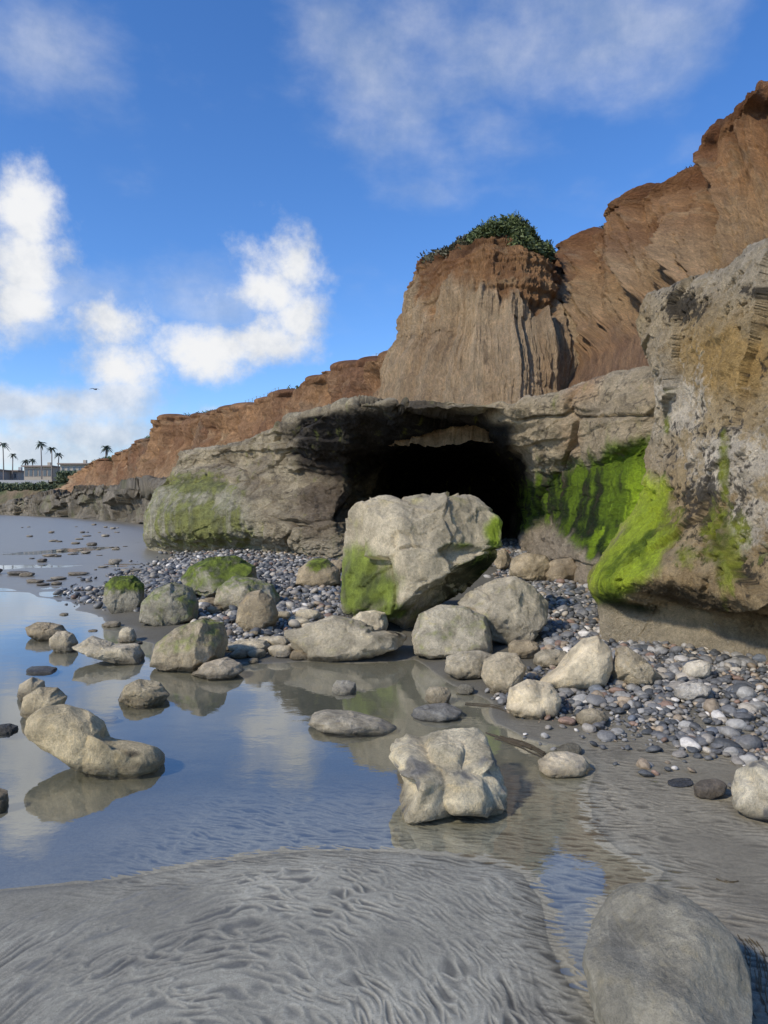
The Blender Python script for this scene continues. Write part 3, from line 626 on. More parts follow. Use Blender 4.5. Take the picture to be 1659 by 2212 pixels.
rock([(320,1440),(335,1390),(378,1357),(440,1333),(484,1343),(494,1385),(482,1425),(420,1454),(350,1450)],'large brown mossy boulder at the near edge of the pool',name='boulder',cat='boulder',moss=.45,col=(.40,.335,.225),cuts=[((-.3,-.8,.5),.65),((.7,-.6,.2),.75)])
rock([(460,1305),(470,1268),(505,1243),(550,1248),(590,1262),(606,1290),(600,1312),(540,1322),(480,1320)],'grey mossy boulder behind the egg shaped boulder',name='boulder',cat='boulder',moss=.55,col=(.45,.40,.29))
rock([(637,1262),(645,1228),(675,1206),(705,1205),(732,1228),(738,1262),(700,1272),(660,1272)],'rounded boulder with green cap beside the left of the huge boulder',name='boulder',cat='boulder',mossfn=lambda u,v,n:bl(u,v,688,1218,32,20)*1.1,col=BROWN,ang=.1)
rock(E(700,748,1208,1245),'small brown rock squeezed against the huge boulder',col=BROWN,sub=5)
rock([(410,1458),(440,1432),(490,1418),(522,1432),(528,1450),(500,1468),(450,1470)],'low pale rock lying right of the large brown mossy boulder',col=(.54,.46,.33))
rock(E(492,590,1378,1416),'flat cream rock behind the low pale rock',col=CREAM)
rock([(150,1400),(200,1372),(250,1390),(300,1388),(314,1415),(305,1440),(240,1432),(190,1420)],'long cream slab lying in the left of the pool',col=(.60,.52,.37),depth=.6)
rock(E(52,150,1342,1386),'broken brown slab at far left of the pool',col=BROWN)
rock(E(104,170,1362,1412),'small tilted rock in front of the broken brown slab',col=TAN,sub=5)
rock(E(256,296,1352,1390),'small cream stone between slab and mossy boulders',col=CREAM,sub=5,ang=.1)
rock([(252,1515),(270,1480),(300,1466),(345,1472),(368,1500),(350,1524),(290,1530)],'wedge shaped rock alone in the pool above the peanut shaped rock',col=(.50,.42,.27))
def qcol(c,mc,u,v,n,f,f2):
    return mixc(c,(.09,.07,.045),sm(.35,.9,bl(u,v,288,1630,24,14)+f2*.7+f*.3)*.8),mc
rock([(50,1590),(58,1548),(92,1524),(140,1518),(190,1533),(226,1558),(238,1590),(268,1600),(312,1600),(350,1614),(360,1642),(342,1668),(290,1682),(220,1678),(165,1668),(125,1640),(82,1618)],'large peanut shaped tan rock in the pool at left',name='boulder',cat='boulder',col=(.60,.50,.31),ang=.0,sub=7,lump=.07,billow=.10,depth=.5,dark=.25,colfn=qcol,lean=.15)
rock([(36,1505),(42,1478),(70,1462),(96,1470),(100,1495),(70,1515),(45,1518)],'small round lobe of tan rock at left edge behind the peanut shaped rock',col=TAN,sub=5,ang=.1)
rock([(42,1545),(50,1505),(85,1484),(125,1484),(147,1505),(135,1532),(95,1550),(62,1560)],'rounded tan rock touching the back of the peanut shaped rock',col=(.52,.43,.27),ang=.1)
rock(E(55,132,1437,1463),'flat dark stone in the water at upper left of the pool',col=DARK,sub=5)
rock(E(-10,42,1562,1592),'dark stone cut by the left edge of the picture',col=DARK,sub=5)
rock(E(-40,22,1698,1760),'brown rock cut by the left edge below the peanut shaped rock',col=BROWN,sub=5)
rock(E(214,256,1545,1560),'tiny dark stone just above the peanut shaped rock',col=DARK,sub=4)
rock([(665,1565),(675,1540),(700,1530),(760,1535),(830,1552),(862,1572),(840,1588),(760,1590),(690,1583)],'flat grey and cream rock awash in the middle of the pool',col=(.44,.39,.29),depth=.6,veins=.6,wetline=.0)
rock(E(886,1000,1518,1560),'flat dark grey slab awash right of the flat cream rock',col=(.26,.25,.22),wetline=.0)
rock(E(716,774,1467,1505),'small pale stone alone in the upper middle of the pool',col=(.58,.53,.42),sub=5)
rock([(838,1640),(846,1602),(880,1582),(910,1590),(945,1578),(985,1572),(1030,1570),(1052,1592),(1066,1630),(1082,1665),(1098,1712),(1096,1752),(1060,1768),(985,1762),(930,1775),(885,1785),(862,1768),(860,1722),(872,1688),(856,1662)],'large cream knobbly boulder in the pool at centre front',name='boulder',cat='boulder',col=(.70,.61,.42),sub=7,ang=0,facet=.05,lump=.13,billow=.32,veins=.85,depth=1.05,dark=.25,lean=.45,mat=M_rock,cuts=[((.1,-.5,.85),.8)])
rock(E(1156,1277,1623,1684),'flat cream rock right of the knobbly boulder',col=(.62,.53,.37),veins=.4,ang=.1,mat=M_smooth)
rock([(1160,1470),(1200,1442),(1232,1402),(1258,1378),(1290,1372),(1320,1400),(1327,1442),(1308,1484),(1240,1494),(1185,1486)],'smooth cream cone shaped boulder on the pebble bank',name='boulder',cat='boulder',col=(.59,.50,.34),ang=.0,lump=.06,mat=M_smooth)
rock([(1320,1450),(1330,1400),(1350,1393),(1390,1420),(1432,1462),(1420,1486),(1360,1480),(1325,1470)],'low triangular tan rock right of the cone shaped boulder',col=(.50,.43,.30))
rock([(1038,1460),(1045,1425),(1075,1408),(1115,1410),(1138,1440),(1128,1475),(1100,1500),(1060,1500)],'round tan boulder at the right shore of the pool',name='boulder',cat='boulder',col=(.52,.44,.30),ang=.2)
rock([(1092,1530),(1100,1485),(1140,1466),(1190,1475),(1214,1510),(1205,1550),(1150,1556),(1110,1548)],'smooth cream rock in front of the cone shaped boulder',col=(.59,.50,.34),ang=.0,billow=.12,mat=M_smooth)
rock(E(956,1078,1400,1470),'grey tan rock left of the round boulder at the pool shore',col=(.48,.42,.30))
rock(E(1096,1172,1380,1424),'dull brown rock behind the round boulder',col=BROWN,sub=5)
rock(E(1148,1232,1400,1444),'light brown rock half hidden behind the cone shaped boulder',col=(.48,.42,.30),sub=5)
rock([(1098,1240),(1105,1205),(1135,1193),(1180,1200),(1200,1225),(1195,1252),(1150,1258),(1110,1252)],'brown rock at the cave mouth, the left one of a pair',col=BROWN)
rock([(1170,1245),(1180,1215),(1200,1208),(1235,1205),(1250,1225),(1250,1255),(1215,1260),(1180,1258)],'brown rock at the cave mouth, the right one of a pair',col=(.37,.30,.2),sub=5)
rock(E(1064,1104,1184,1232),'small brown rock just behind the right shoulder of the huge boulder',col=BROWN,sub=5)
rock(E(1470,1540,1424,1470),'smooth white stone on the pebble bank near the right wall',col=(.62,.56,.44),sub=5,ang=.1,mat=M_smooth)
rock(E(1450,1538,1470,1517),'white stone speckled with grey on the pebble bank',col=(.62,.58,.50),sub=5,veins=1.)
rock([(1578,1700),(1590,1662),(1630,1642),(1690,1640),(1760,1660),(1790,1720),(1770,1790),(1680,1795),(1610,1765),(1582,1745)],'cream and grey knobbly boulder cut by the right edge',name='boulder',cat='boulder',col=(.72,.63,.46),veins=.9,lump=.14,billow=.35,ang=.0)
rock([(1256,2080),(1274,1996),(1306,1940),(1346,1908),(1404,1905),(1474,1930),(1544,1976),(1594,2032),(1620,2098),(1628,2180),(1618,2290),(1540,2380),(1400,2365),(1296,2255)],'big smooth grey boulder in the lower right corner',name='boulder',cat='boulder',col=(.255,.238,.185),ang=0,sub=7,lump=.09,lean=.3,depth=1.9,boxy=.85,cuts=[((0,-.05,1),.72),((-.35,-.4,1),.80),((.4,-.3,1),.76),((0,-.7,.9),.80)],facet=.03,mat=M_smooth,wetline=.01)
rock(E(918,976,1480,1526),'small tan stone left of the round boulder in the shallows',col=TAN,sub=5)
rock(E(984,1026,1477,1501),'small grey stone in the shallows below the grey tan rock',col=GREY,sub=5)
rock(E(1242,1315,1530,1570),'flat tan stone among pebbles below the smooth cream rock',col=TAN,sub=5,ang=.1)
rock(E(1202,1260,1604,1634),'small grey stone above the flat cream rock',col=GREY,sub=5,ang=.1)
rock(E(1440,1500,1680,1702),'dark slate coloured stone in wet sand near the right edge',col=(.15,.16,.18),sub=5,ang=.1)
rock(E(1498,1572,1680,1728),'flat brown stone in wet sand near the right edge',col=(.28,.24,.19),sub=5,ang=.1)
for i in range(34):
    r=random.Random(i+5); u=r.uniform(490,745); v=r.uniform(1378,1430)
    if i>=11: u=r.uniform(590,740); v=r.uniform(1335,1372)
    if i>=17: u=r.uniform(400,700); v=r.uniform(1290,1400)
    w=r.uniform(10,28); rock(E(u-w,u+w,v-w*.6,v+w*.45),'small pale stone in the jumble beside the long low rock',col=random.Random(i).choice([CREAM,TAN,(.54,.48,.37),BROWN]),sub=4,name='stone',cat='stone',group='small pale stones beside the long low rock')
for i in range(56):
    r=random.Random(i+50); v=1125+140*r.random()**.9; k=(v-1125)/140; u=(r.uniform(40-10*k,330-30*k) if i%4==0 else r.gauss(215-30*k,60))
    w=r.uniform(4,20)*(.4+.7*k)*(1.6 if i%9==0 else 1); hh=w*r.uniform(.14,.42); rock(E(u-w,u+w,v-hh,v+hh*.8),'small dark rock strewn over the far wet sand at left',col=r.choice([(.2,.18,.15),(.27,.23,.17),(.34,.30,.23)]),sub=4,name='stone',cat='stone',group='small dark rocks on the far wet sand',wetline=.0)
for i in range(12):
    r=random.Random(i+150); u=r.uniform(110,340); v=r.uniform(1290,1400)
    w=r.uniform(8,20); rock(E(u-w,u+w,v-w*.45,v+w*.35),'small brown stone poking out of the pool near the left slabs',col=r.choice([BROWN,DARK,TAN]),sub=4,name='stone',cat='stone',group='small stones poking out of the pool')
# ------------------------------------------------------------ pebbles
GA=[(1060,1490),(1180,1440),(1165,1390),(1190,1330),(1080,1250),(1060,1165),(1130,1150),(1190,1170),(1290,1230),(1320,1340),(1500,1380),(1659,1410),(1950,1480),(1950,1660),(1659,1650),(1500,1610),(1350,1595),(1200,1570),(1100,1530)]
GB=[(430,1300),(350,1310),(250,1310),(150,1308),(130,1285),(200,1255),(330,1225),(430,1190),(560,1195),(740,1205),(760,1340),(780,1360),(600,1410),(480,1400),(430,1340)]
def pebs():
    out=[]
    y=3.7
    while y<24:
        s=(.044+.0034*(y-3.5))*.78
        xs=np.arange(-9,5,s)+rs.uniform(-.4,.4,len(np.arange(-9,5,s)))*s; ys=y+rs.uniform(-.5,.5,len(xs))*s
        out.append(np.stack([xs,ys,np.full(len(xs),s)],-1)); y+=s*.9
    a=np.concatenate(out); h,sd=gz(a[:,0],a[:,1]); p=np.stack([a[:,0],a[:,1],h],-1)
    u,v=proj(p); ju=u+40*pn(p*1.3+4)+rs.normal(size=len(u))*8; jv=v+26*pn(p*1.3+9)+rs.normal(size=len(u))*9
    ina=inpoly(ju,jv,GA)|((a[:,1]>8)&inpoly(u,v,GA)); inb=inpoly(ju,jv,GB)
    gap=.94-.50*sm(1480,1600,v)*sm(-.2,.3,pn(p*2.2+40))-.80*inb*sm(440,200,u)*sm(-.4,.2,pn(p*1.2+60))-.45*inb*sm(-.15,.25,pn(p*1.7+80))
    k=(ina|inb)&(rs.rand(len(u))<gap)
    st=inpoly(u,v,[(1080,1560),(1700,1600),(1700,1760),(1400,1680),(1200,1640)])&(rs.rand(len(u))<.05)
    k|=st
    return p[k],a[k,2],u[k],v[k]
pp,ps,pu,pv=pebs()
PAL=np.array([(.135,.132,.125),(.19,.182,.166),(.31,.29,.25),(.08,.082,.08),(.42,.365,.28),(.33,.255,.17),(.26,.17,.12),(.58,.53,.45),(.14,.15,.16),(.25,.222,.18)])
PN=['slate grey','mid grey','light grey','charcoal','pale tan','tan','reddish brown','white','blue grey','warm grey']
wp=np.array([.19,.17,.11,.17,.07,.07,.045,.035,.04,.13]); wp/=wp.sum()
pc=rs.choice(10,len(pp),p=wp)
pr=ps*.52*np.exp(rs.normal(size=len(pp))*.48); big=rs.rand(len(pp))<.06; pr[big]*=2.; pr=np.minimum(pr,.08)
show=pr/pp[:,1]*((pu>0)&(pu<1650)&(pv<2200))*(pu>1040)
ordr=np.argsort(-show); indiv=set(ordr[:300].tolist())
def pebshape(s,seedv):
    d,f=ico(s); r=np.random.RandomState(seedv); q=d*np.array([1,r.uniform(.65,.95),r.uniform(.42,.75)]); q=q*(1+.30*fbm(d*.9+seedv*5,2))[:,None]; return q,f
mask=np.array([i not in indiv for i in range(len(pp))]); ix=np.where(mask)[0]
def pebmat():
    m,nt,b=newmat('pebble_stone'); L=nt.links.new
    col=nd(nt,'ShaderNodeAttribute',attribute_name='col'); g=nd(nt,'ShaderNodeNewGeometry'); n=nd(nt,'ShaderNodeTexNoise',i_Scale=60.,i_Detail=5.); L(g.outputs['Position'],n.inputs['Vector'])
    L(colmul(nt,col.outputs['Color'],math_(nt,'MULTIPLY_ADD',n.outputs['Fac'],.9,.55)),b.inputs['Base Color']); b.inputs['Roughness'].default_value=.55; b.inputs['Specular IOR Level'].default_value=.35
    bp=nd(nt,'ShaderNodeBump',i_Distance=.004); L(n.outputs['Fac'],bp.inputs['Height']); L(bp.outputs[0],b.inputs['Normal']); return m
M_peb=pebmat()
shapes=[pebshape(2,k) for k in range(12)]
V=[];Fc=[];Cc=[];off=0
for grp in range(12):
    sel=ix[grp::12]; q,f=shapes[grp]; a=rs.uniform(0,6.283,len(sel)); ca,sa=np.cos(a)[:,None],np.sin(a)[:,None]
    x=q[None,:,0]*ca-q[None,:,1]*sa; y_=q[None,:,0]*sa+q[None,:,1]*ca; z=np.repeat(q[None,:,2],len(sel),0)
    z=z+x*rs.uniform(-.45,.45,len(sel))[:,None]
    W=np.stack([x,y_,z],-1)*pr[sel][:,None,None]+pp[sel][:,None,:]; W[...,2]+=(pr[sel]*rs.uniform(0,.75,len(sel)))[:,None]
    V.append(W.reshape(-1,3)); Fc.append((f[None]+(np.arange(len(sel))*len(q))[:,None,None]+off).reshape(-1,3)); off+=len(sel)*len(q)
    cc=PAL[pc[sel]]*rs.uniform(.65,1.25,len(sel))[:,None]; Cc.append(np.repeat(cc,len(q),0))
me=mesh('pebble_bed',np.concatenate(V),np.concatenate(Fc)); setcol(me,np.concatenate(Cc))
tag(link('pebbles',me,M_peb),'grey and blue rounded pebbles covering the shore up to the cave','pebbles',kind='stuff')
PM={}
for i in ordr[:300]:
    c=int(pc[i]); k=int(rs.randint(0,3)); 
    if (c,k) not in PM:
        q,f=pebshape(4,c*3+k+40); m=mesh('pebble',q,f); setcol(m,np.repeat(PAL[c][None]*(.85+.15*k),len(q),0)); m.materials.append(M_peb); PM[(c,k)]=m
    o=bpy.data.objects.new('pebble',PM[(c,k)]); C.objects.link(o); s=float(pr[i]); o.scale=(s,s,s); o.rotation_euler=(rs.uniform(-.3,.3),rs.uniform(-.3,.3),rs.uniform(0,6.28))
    o.location=(float(pp[i,0]),float(pp[i,1]),float(pp[i,2])+s*.3)
    tag(o,PN[c]+' rounded pebble on the near bank below the right rock wall','pebble',PN[c]+' pebbles on the near bank')
# ------------------------------------------------------------ plants
def leafmat(name,a,b_):
    m,nt,b=newmat(name); L=nt.links.new; g=nd(nt,'ShaderNodeNewGeometry'); r=nd(nt,'ShaderNodeMix',data_type='RGBA'); 
    L(g.outputs['Random Per Island'],r.inputs['Factor']); r.inputs[6].default_value=(*a,1); r.inputs[7].default_value=(*b_,1); L(r.outputs[2],b.inputs['Base Color']); b.inputs['Roughness'].default_value=.7; return m
M_leaf=leafmat('ice_plant_leaf',(.03,.045,.012),(.13,.16,.045)); M_dryleaf=leafmat('dry_plant',(.04,.035,.02),(.13,.12,.06)); M_frond=leafmat('palm_frond',(.05,.07,.05),(.11,.14,.09)); M_haze=leafmat('far_scrub',(.07,.09,.05),(.16,.19,.09))  # palm and far scrub greens lightened, distance haze put into the colour
def leaves(name,pts,size,mat,label,cat,dirz=1.,kind='stuff'):
    pts=np.asarray(pts); n=len(pts); d=rs.normal(size=(n,3)); d[:,2]=np.abs(d[:,2])*dirz; d/=np.linalg.norm(d,axis=1)[:,None]
    s=np.cross(d,rs.normal(size=(n,3))); s/=np.linalg.norm(s,axis=1)[:,None]; L_=size*rs.uniform(.6,1.5,n)[:,None]
    V=np.stack([pts-s*L_*.22,pts+s*L_*.22,pts+d*L_+s*L_*.12,pts+d*L_-s*L_*.12],1).reshape(-1,3)
    f=np.arange(n*4).reshape(-1,4); me=mesh(name,V,f,False); return tag(link(name,me,mat),label,cat,kind=kind)
ri=(np.arange(PG.shape[1])/84.)[None,:]*np.ones(PG.shape[:2])
m=(ri>4.66)&(PU<1195); cand=PG[m]; cu_,cv_=proj(cand)
w=rs.rand(len(cand))<sm(978,1020,cu_)*(.25+.75*sm(-.35,.05,pn(cand*.9)))+.02; cand=cand[w]
sel=cand[rs.randint(0,len(cand),34000)]; cs,_=proj(sel); hh=(.05+.36*sm(985,1060,cs)*(1-.5*sm(1130,1180,cs)))*(.5+.9*np.clip(pn(sel*1.5+9)+.4,0,1)); sel=sel+np.stack([rs.normal(size=len(sel))*.06,rs.normal(size=len(sel))*.06,rs.rand(len(sel))*hh],-1)
leaves('ice_plant',sel,.085,M_leaf,'dark green mat of plants capping the orange bluff','plants')
m=(PU>1110)&(PU<1190)&(ri>4.1)&(ri<5.1)&(PG[...,1]<26.5); cand=PG[m]
if len(cand):
    sel=cand[rs.randint(0,len(cand),7000)]+rs.normal(size=(7000,3))*.09; leaves('hanging_plant',sel,.14,M_leaf,'dark plants hanging over the right rim of the bluff','plants',-1.)
m=(PU>915)&(PU<1010)&(ri>4.6)&(ri<5.2)&(PG[...,1]<26); cand=PG[m]
if len(cand):
    sel=cand[rs.randint(0,len(cand),3500)]+rs.normal(size=(3500,3))*.07; leaves('hanging_plant',sel,.10,M_dryleaf,'brown dry growth along the left rim of the bluff','plants')
r0=76*5; rim=CG[:,r0-5:r0+5].reshape(-1,3); k=pn(rim*.35+3)>.02; rim=rim[k]; sel=rim[rs.randint(0,len(rim),9000)]+rs.normal(size=(9000,3))*.08
leaves('scrub',sel,.10,M_dryleaf,'low dark scrub along the rim of the right cliff','scrub')
r0=34*5; rim=FG[:,r0-1:r0+3].reshape(-1,3); k=pn(rim*.09+8)>-.05; rim=rim[k]; sel=rim[rs.randint(0,len(rim),8000)]+rs.normal(size=(8000,3))*.15+[0,0,.06]
leaves('scrub',sel,.22,M_leaf,'low dark scrub along the rim of the distant cliff','scrub')
# ------------------------------------------------------------ generic solids
def boxmesh(name,boxes):
    V=[];Q=[]
    for (x0,x1,y0,y1,z0,z1) in boxes:
        b=len(V); V+=[(x0,y0,z0),(x1,y0,z0),(x1,y1,z0),(x0,y1,z0),(x0,y0,z1),(x1,y0,z1),(x1,y1,z1),(x0,y1,z1)]
        Q+=[[b,b+3,b+2,b+1],[b+4,b+5,b+6,b+7],[b,b+1,b+5,b+4],[b+1,b+2,b+6,b+5],[b+2,b+3,b+7,b+6],[b+3,b,b+4,b+7]]
    return mesh(name,V,Q,False)
def tube(name,pts,rad,k=6):
    pts=np.asarray(pts,float); n=len(pts); t=np.gradient(pts,axis=0); t/=np.linalg.norm(t,axis=1)[:,None]+1e-9
    a=np.cross(t,[.3,.2,.93]); a/=np.linalg.norm(a,axis=1)[:,None]+1e-9; b=np.cross(t,a); rad=np.broadcast_to(rad,(n,))
    th=np.linspace(0,2*np.pi,k,endpoint=False)
    V=pts[:,None]+rad[:,None,None]*(np.cos(th)[None,:,None]*a[:,None]+np.sin(th)[None,:,None]*b[:,None])
    i=np.arange(n-1)[:,None]*k+np.arange(k)[None]; j=np.arange(n-1)[:,None]*k+(np.arange(k)[None]+1)%k
    return mesh(name,V.reshape(-1,3),np.stack([i,j,j+k,i+k],-1).reshape(-1,4))
M_trunk=simple('palm_bark',(.24,.20,.17),.9); M_white=simple('white_render',(.40,.39,.37),.8,.1,1.); M_beige=simple('beige_render',(.42,.36,.28),.8,.12,1.)  # palm bark paled, distance haze painted into its base colour
M_roof=simple('roof',(.28,.22,.18),.8); M_glass=simple('window_glass',(.09,.11,.13),.15,.1); M_fence=simple('fence_metal',(.20,.26,.30),.5)
def palm(u,vt,vb,Y,label,size=1.):
    x,y,zt=P(u,vt,Y); zb=P(u,vb,Y)[2]; h=zt-zb
    t=empty('palm_tree',(x,y,zb),label,'palm tree','palm trees on the far hill')
    r=random.Random(int(u)); lx=r.uniform(-.4,.4)
    pts=[(lx*(s**2),0,h*s) for s in np.linspace(0,1,9)]
    link('trunk',tube('trunk',pts,np.linspace(.20,.12,9)),M_trunk,t)
    V=[];Q=[]
    for k in range(30):
        a=r.uniform(0,6.28); el=r.uniform(-.5,1.25); L_=r.uniform(1.3,2.0)*size; 
        prev=None
        for s in np.linspace(0,1,6):
            rr=L_*s*math.cos(el*.9); zz=L_*(s*math.sin(el)-.65*s*s); w=.20*size*math.sin(math.pi*min(1,.15+s*.85))+.03
            px,py=lx+rr*math.cos(a),rr*math.sin(a); sx,sy=-math.sin(a)*w,math.cos(a)*w
            V+=[(px-sx,py-sy,h+zz-.12*w),(px,py,h+zz+.05),(px+sx,py+sy,h+zz-.12*w)]
            b=len(V)-3
            if prev is not None: Q+=[[prev,prev+1,b+1,b],[prev+1,prev+2,b+2,b+1]]
            prev=b
    link('crown',mesh('crown',V,Q,False),M_frond,t)
for (u,vt,vb,Y,l,s) in [(8,960,1042,190,'tallest palm at the left edge of the picture',1.),(27,983,1042,196,'shorter palm right of the tallest palm at the left edge',.8),(90,958,1035,188,'tall slender palm above the dark glass house',1.),(112,970,1035,186,'palm just right of the tall slender palm',.9),(125,982,1035,187,'lowest of the three palms between the two right houses',.8),(54,996,1040,200,'short palm behind the left part of the glass house',.8),(71,994,1040,202,'short palm behind the middle of the glass house',.8),(229,967,998,138,'lone palm on the distant cliff top',.75)]:
    palm(u,vt,vb,Y,l,s)
def house(u0,u1,vt,vb,Y,wm,label,nw,glassy=False,depth=9):
    x0,_,zt=P(u0,vt,Y); x1=P(u1,vt,Y)[0]; zb=P(u0,vb,Y)[2]-1.5; cx=(x0+x1)/2; w=(x1-x0)/2; h=zt-zb
    t=empty('house',(cx,Y,zb),label,'house')
    link('wall',boxmesh('wall',[(-w,w,0,depth,0,h-.3)]),wm,t)
    link('roof',boxmesh('roof',[(-w-.5,w+.5,-.8,depth+.5,h-.298,h+.05)]),M_roof,t)
    link('chimney',boxmesh('chimney',[(w*.3,w*.3+.8,3,3.8,h+.052,h+1.1)]),wm,t)
    n=nw; st=2*w/n
    for i in range(n):
        a=-w+st*(i+.5); hw=st*(.42 if glassy else .26)
        fr=link('window',boxmesh('window',[(a-hw,a+hw,-.06,-.003,h*.42,h*.80)]),M_white if not glassy else M_roof,t)
        link('pane',boxmesh('pane',[(a-hw+.12,a+hw-.12,-.09,-.062,h*.42+.12,h*.80-.12)]),M_glass,fr)
house(-70,-2,1014,1035,192,M_white,'white house at the left edge of the picture',4)
house(8,38,1016,1034,198,M_white,'small white house behind the two leftmost palms',3)
house(52,112,1006,1034,192,M_beige,'wide low house with dark glass front on the far hill',6,True)
house(130,190,1001,1022,186,M_beige,'beige flat roofed house on the far hill nearest the cliff',5)
x0,_,zt=P(-60,1037,184); x1=P(104,1037,184)[0]; zb=P(0,1043,184)[2]
t=link('garden_wall',boxmesh('garden_wall',[(x0,x1,184,184.4,zb-.6,zt)]),M_white); tag(t,'long low white wall in front of the far houses','wall')
u_=rs.uniform(126,195,4500); Yv=rs.uniform(174,182,4500); pts=np.array([P(a,1030+6*abs(pn(np.array([[a*.08,0,0]]))[0])+b,c) for a,b,c in zip(u_,rs.uniform(-9,10,4500),Yv)])
leaves('hedge',pts,.7,M_haze,'dark shrubs below the beige flat roofed house','shrubs')
u_=rs.uniform(-60,120,5000); pts=np.array([P(a,1050+6*pn(np.array([[a*.06,3,0]]))[0]+b,c) for a,b,c in zip(u_,rs.uniform(-4,9,5000),rs.uniform(176,181,5000))])
leaves('hedge',pts,.55,M_haze,'green scrub on the slope below the long white wall','shrubs')
def fence(us,rowg,label,h=1.5):
    g=rowg; u,v=proj(g); pts=[]
    for a in us:
        i=int(np.argmin(np.abs(u-a))); pts.append(g[i])
    pts=np.array(pts); o=pts[0]; t=empty('fence',tuple(o),label,'fence')
    for q in pts: link('post',boxmesh('post',[(q[0]-o[0]-.025,q[0]-o[0]+.025,q[1]-o[1]-.025,q[1]-o[1]+.025,q[2]-o[2]-.3,q[2]-o[2]+h)]),M_fence,t)
    for k in range(4): link('rail',tube('rail',pts-o+[0,-.04,h*(.25+.24*k)],.010,4),M_fence,t)
rimrow=FG[:,34*5]
fence(np.arange(530,606,8),rimrow+[0,.6,0],'thin blue grey fence on the middle of the distant cliff rim',1.2)
fence(np.arange(812,872,12),rimrow+[0,.5,0],'thin blue grey fence on the distant cliff rim beside the bluff',.7)
def gull():
    x,y,z=P(205,841,60)
    pts=[(-.22,0,0),(-.1,0,0),(.05,0,.0),(.2,0,.03),(.27,0,.03),(.0,.16,.07),(.0,.34,.04),(-.06,.52,-.03),(.0,-.16,.07),(.0,-.34,.04),(-.06,-.52,-.03)]
    rad=[(.05,.015),(.06,.04),(.07,.06),(.05,.045),(.012,.012),(.075,.016),(.06,.012),(.02,.006),(.075,.016),(.06,.012),(.02,.006)]
    ed=[(0,1),(1,2),(2,3),(3,4),(2,5),(5,6),(6,7),(2,8),(8,9),(9,10)]
    me=bpy.data.meshes.new('seagull'); me.from_pydata(pts,ed,[]); o=link('seagull',me,simple('gull_feathers',(.16,.16,.17),.8))
    md=o.modifiers.new('skin','SKIN'); 
    for i,r_ in enumerate(rad): me.skin_vertices[0].data[i].radius=r_
    me.skin_vertices[0].data[2].use_root=True
    s=o.modifiers.new('sub','SUBSURF'); s.levels=1; s.render_levels=2
    o.location=(x,y,z); o.rotation_euler=(.1,.05,1.3); tag(o,'small dark seagull gliding over the far beach at left','bird')
gull()
M_weed=simple('kelp',(.07,.05,.02),.4)
def weed(us,label,nstr=7,spread=.04,rad=.004):
    allv=[];allf=[];off=0
    base=np.array([[*G(u,v,.02)] for u,v in us]); base=catmull(base,8)
    for k in range(nstr):
        j=np.cumsum(rs.normal(size=base.shape)*spread*.12,axis=0)+rs.normal(size=2)*spread
        s,e=sorted(rs.randint(0,len(base),2)); e=max(e,s+6)
        q=(base+j)[s:e]
        if len(q)<4: q=(base+j)
        h,_=gz(q[:,0],q[:,1]); z=np.maximum(h,0)+.003
        m=tube('s',np.column_stack([q,z]),rad,5); co=np.empty(len(m.vertices)*3,dtype=np.float32); m.vertices.foreach_get('co',co)
        f=np.array([p.vertices[:] for p in m.polygons]); allv.append(co.reshape(-1,3)); allf.append(f+off); off+=len(m.vertices); bpy.data.meshes.remove(m)
    tag(link('seaweed',mesh('seaweed',np.concatenate(allv),np.concatenate(allf)),M_weed),label,'seaweed')
weed([(1060,1580),(1100,1592),(1140,1605),(1190,1630)],'dark strand of seaweed beside the knobbly boulder',10,.03,.004)
weed([(1000,1515),(1060,1520),(1100,1535)],'thin tan seaweed left of the smooth cream rock',6,.03,.003)
weed([(1605,2010),(1640,2060),(1650,2130),(1670,2210)],'dark seaweed beside the big smooth grey boulder',14,.02,.002)
weed([(1545,1890),(1570,1900),(1590,1898)],'red brown scrap of seaweed on the rippled sand',5,.01,.003)
# ------------------------------------------------------------ sky, sun, camera
SE=math.radians(38); sd=Vector((-.72,-.55,0)).normalized()*math.cos(SE)+Vector((0,0,math.sin(SE)))
sl=bpy.data.lights.new('Sun','SUN'); sl.energy=3.6; sl.angle=math.radians(4); sl.color=(1,.925,.80)
so=bpy.data.objects.new('Sun',sl); C.objects.link(so); so.rotation_euler=sd.to_track_quat('Z','Y').to_euler()
w=bpy.data.worlds.new('World'); bpy.context.scene.world=w; w.use_nodes=True; nt=w.node_tree; nt.nodes.clear(); L=nt.links.new
out=nd(nt,'ShaderNodeOutputWorld'); bg=nd(nt,'ShaderNodeBackground'); L(bg.outputs[0],out.inputs[0]); bg.inputs['Strength'].default_value=.15
sky=nd(nt,'ShaderNodeTexSky',sky_type='NISHITA',sun_disc=False,sun_elevation=SE,sun_rotation=math.atan2(sd.x,sd.y)); sky.air_density=1.0; sky.dust_density=.3; sky.ozone_density=3.
hs0=nd(nt,'ShaderNodeHueSaturation',i_Hue=.5,i_Saturation=1.2,i_Value=1.2); L(sky.outputs[0],hs0.inputs['Color'])
hs=nd(nt,'ShaderNodeVectorMath',operation='MULTIPLY'); L(hs0.outputs['Color'],hs.inputs[0]); hs.inputs[1].default_value=(.80,.88,1.08)
tc=nd(nt,'ShaderNodeTexCoord'); sx=nd(nt,'ShaderNodeSeparateXYZ'); L(tc.outputs['Generated'],sx.inputs[0])
az=math_(nt,'ARCTAN2',sx.outputs[0],sx.outputs[1]); el=math_(nt,'ARCSINE',sx.outputs[2])
cb=nd(nt,'ShaderNodeCombineXYZ'); L(az,cb.inputs[0]); L(el,cb.inputs[1])
def ae(u,v):
    a=math.atan((u-CU)/F); return a,math.atan((HV-v)/F*math.cos(a))
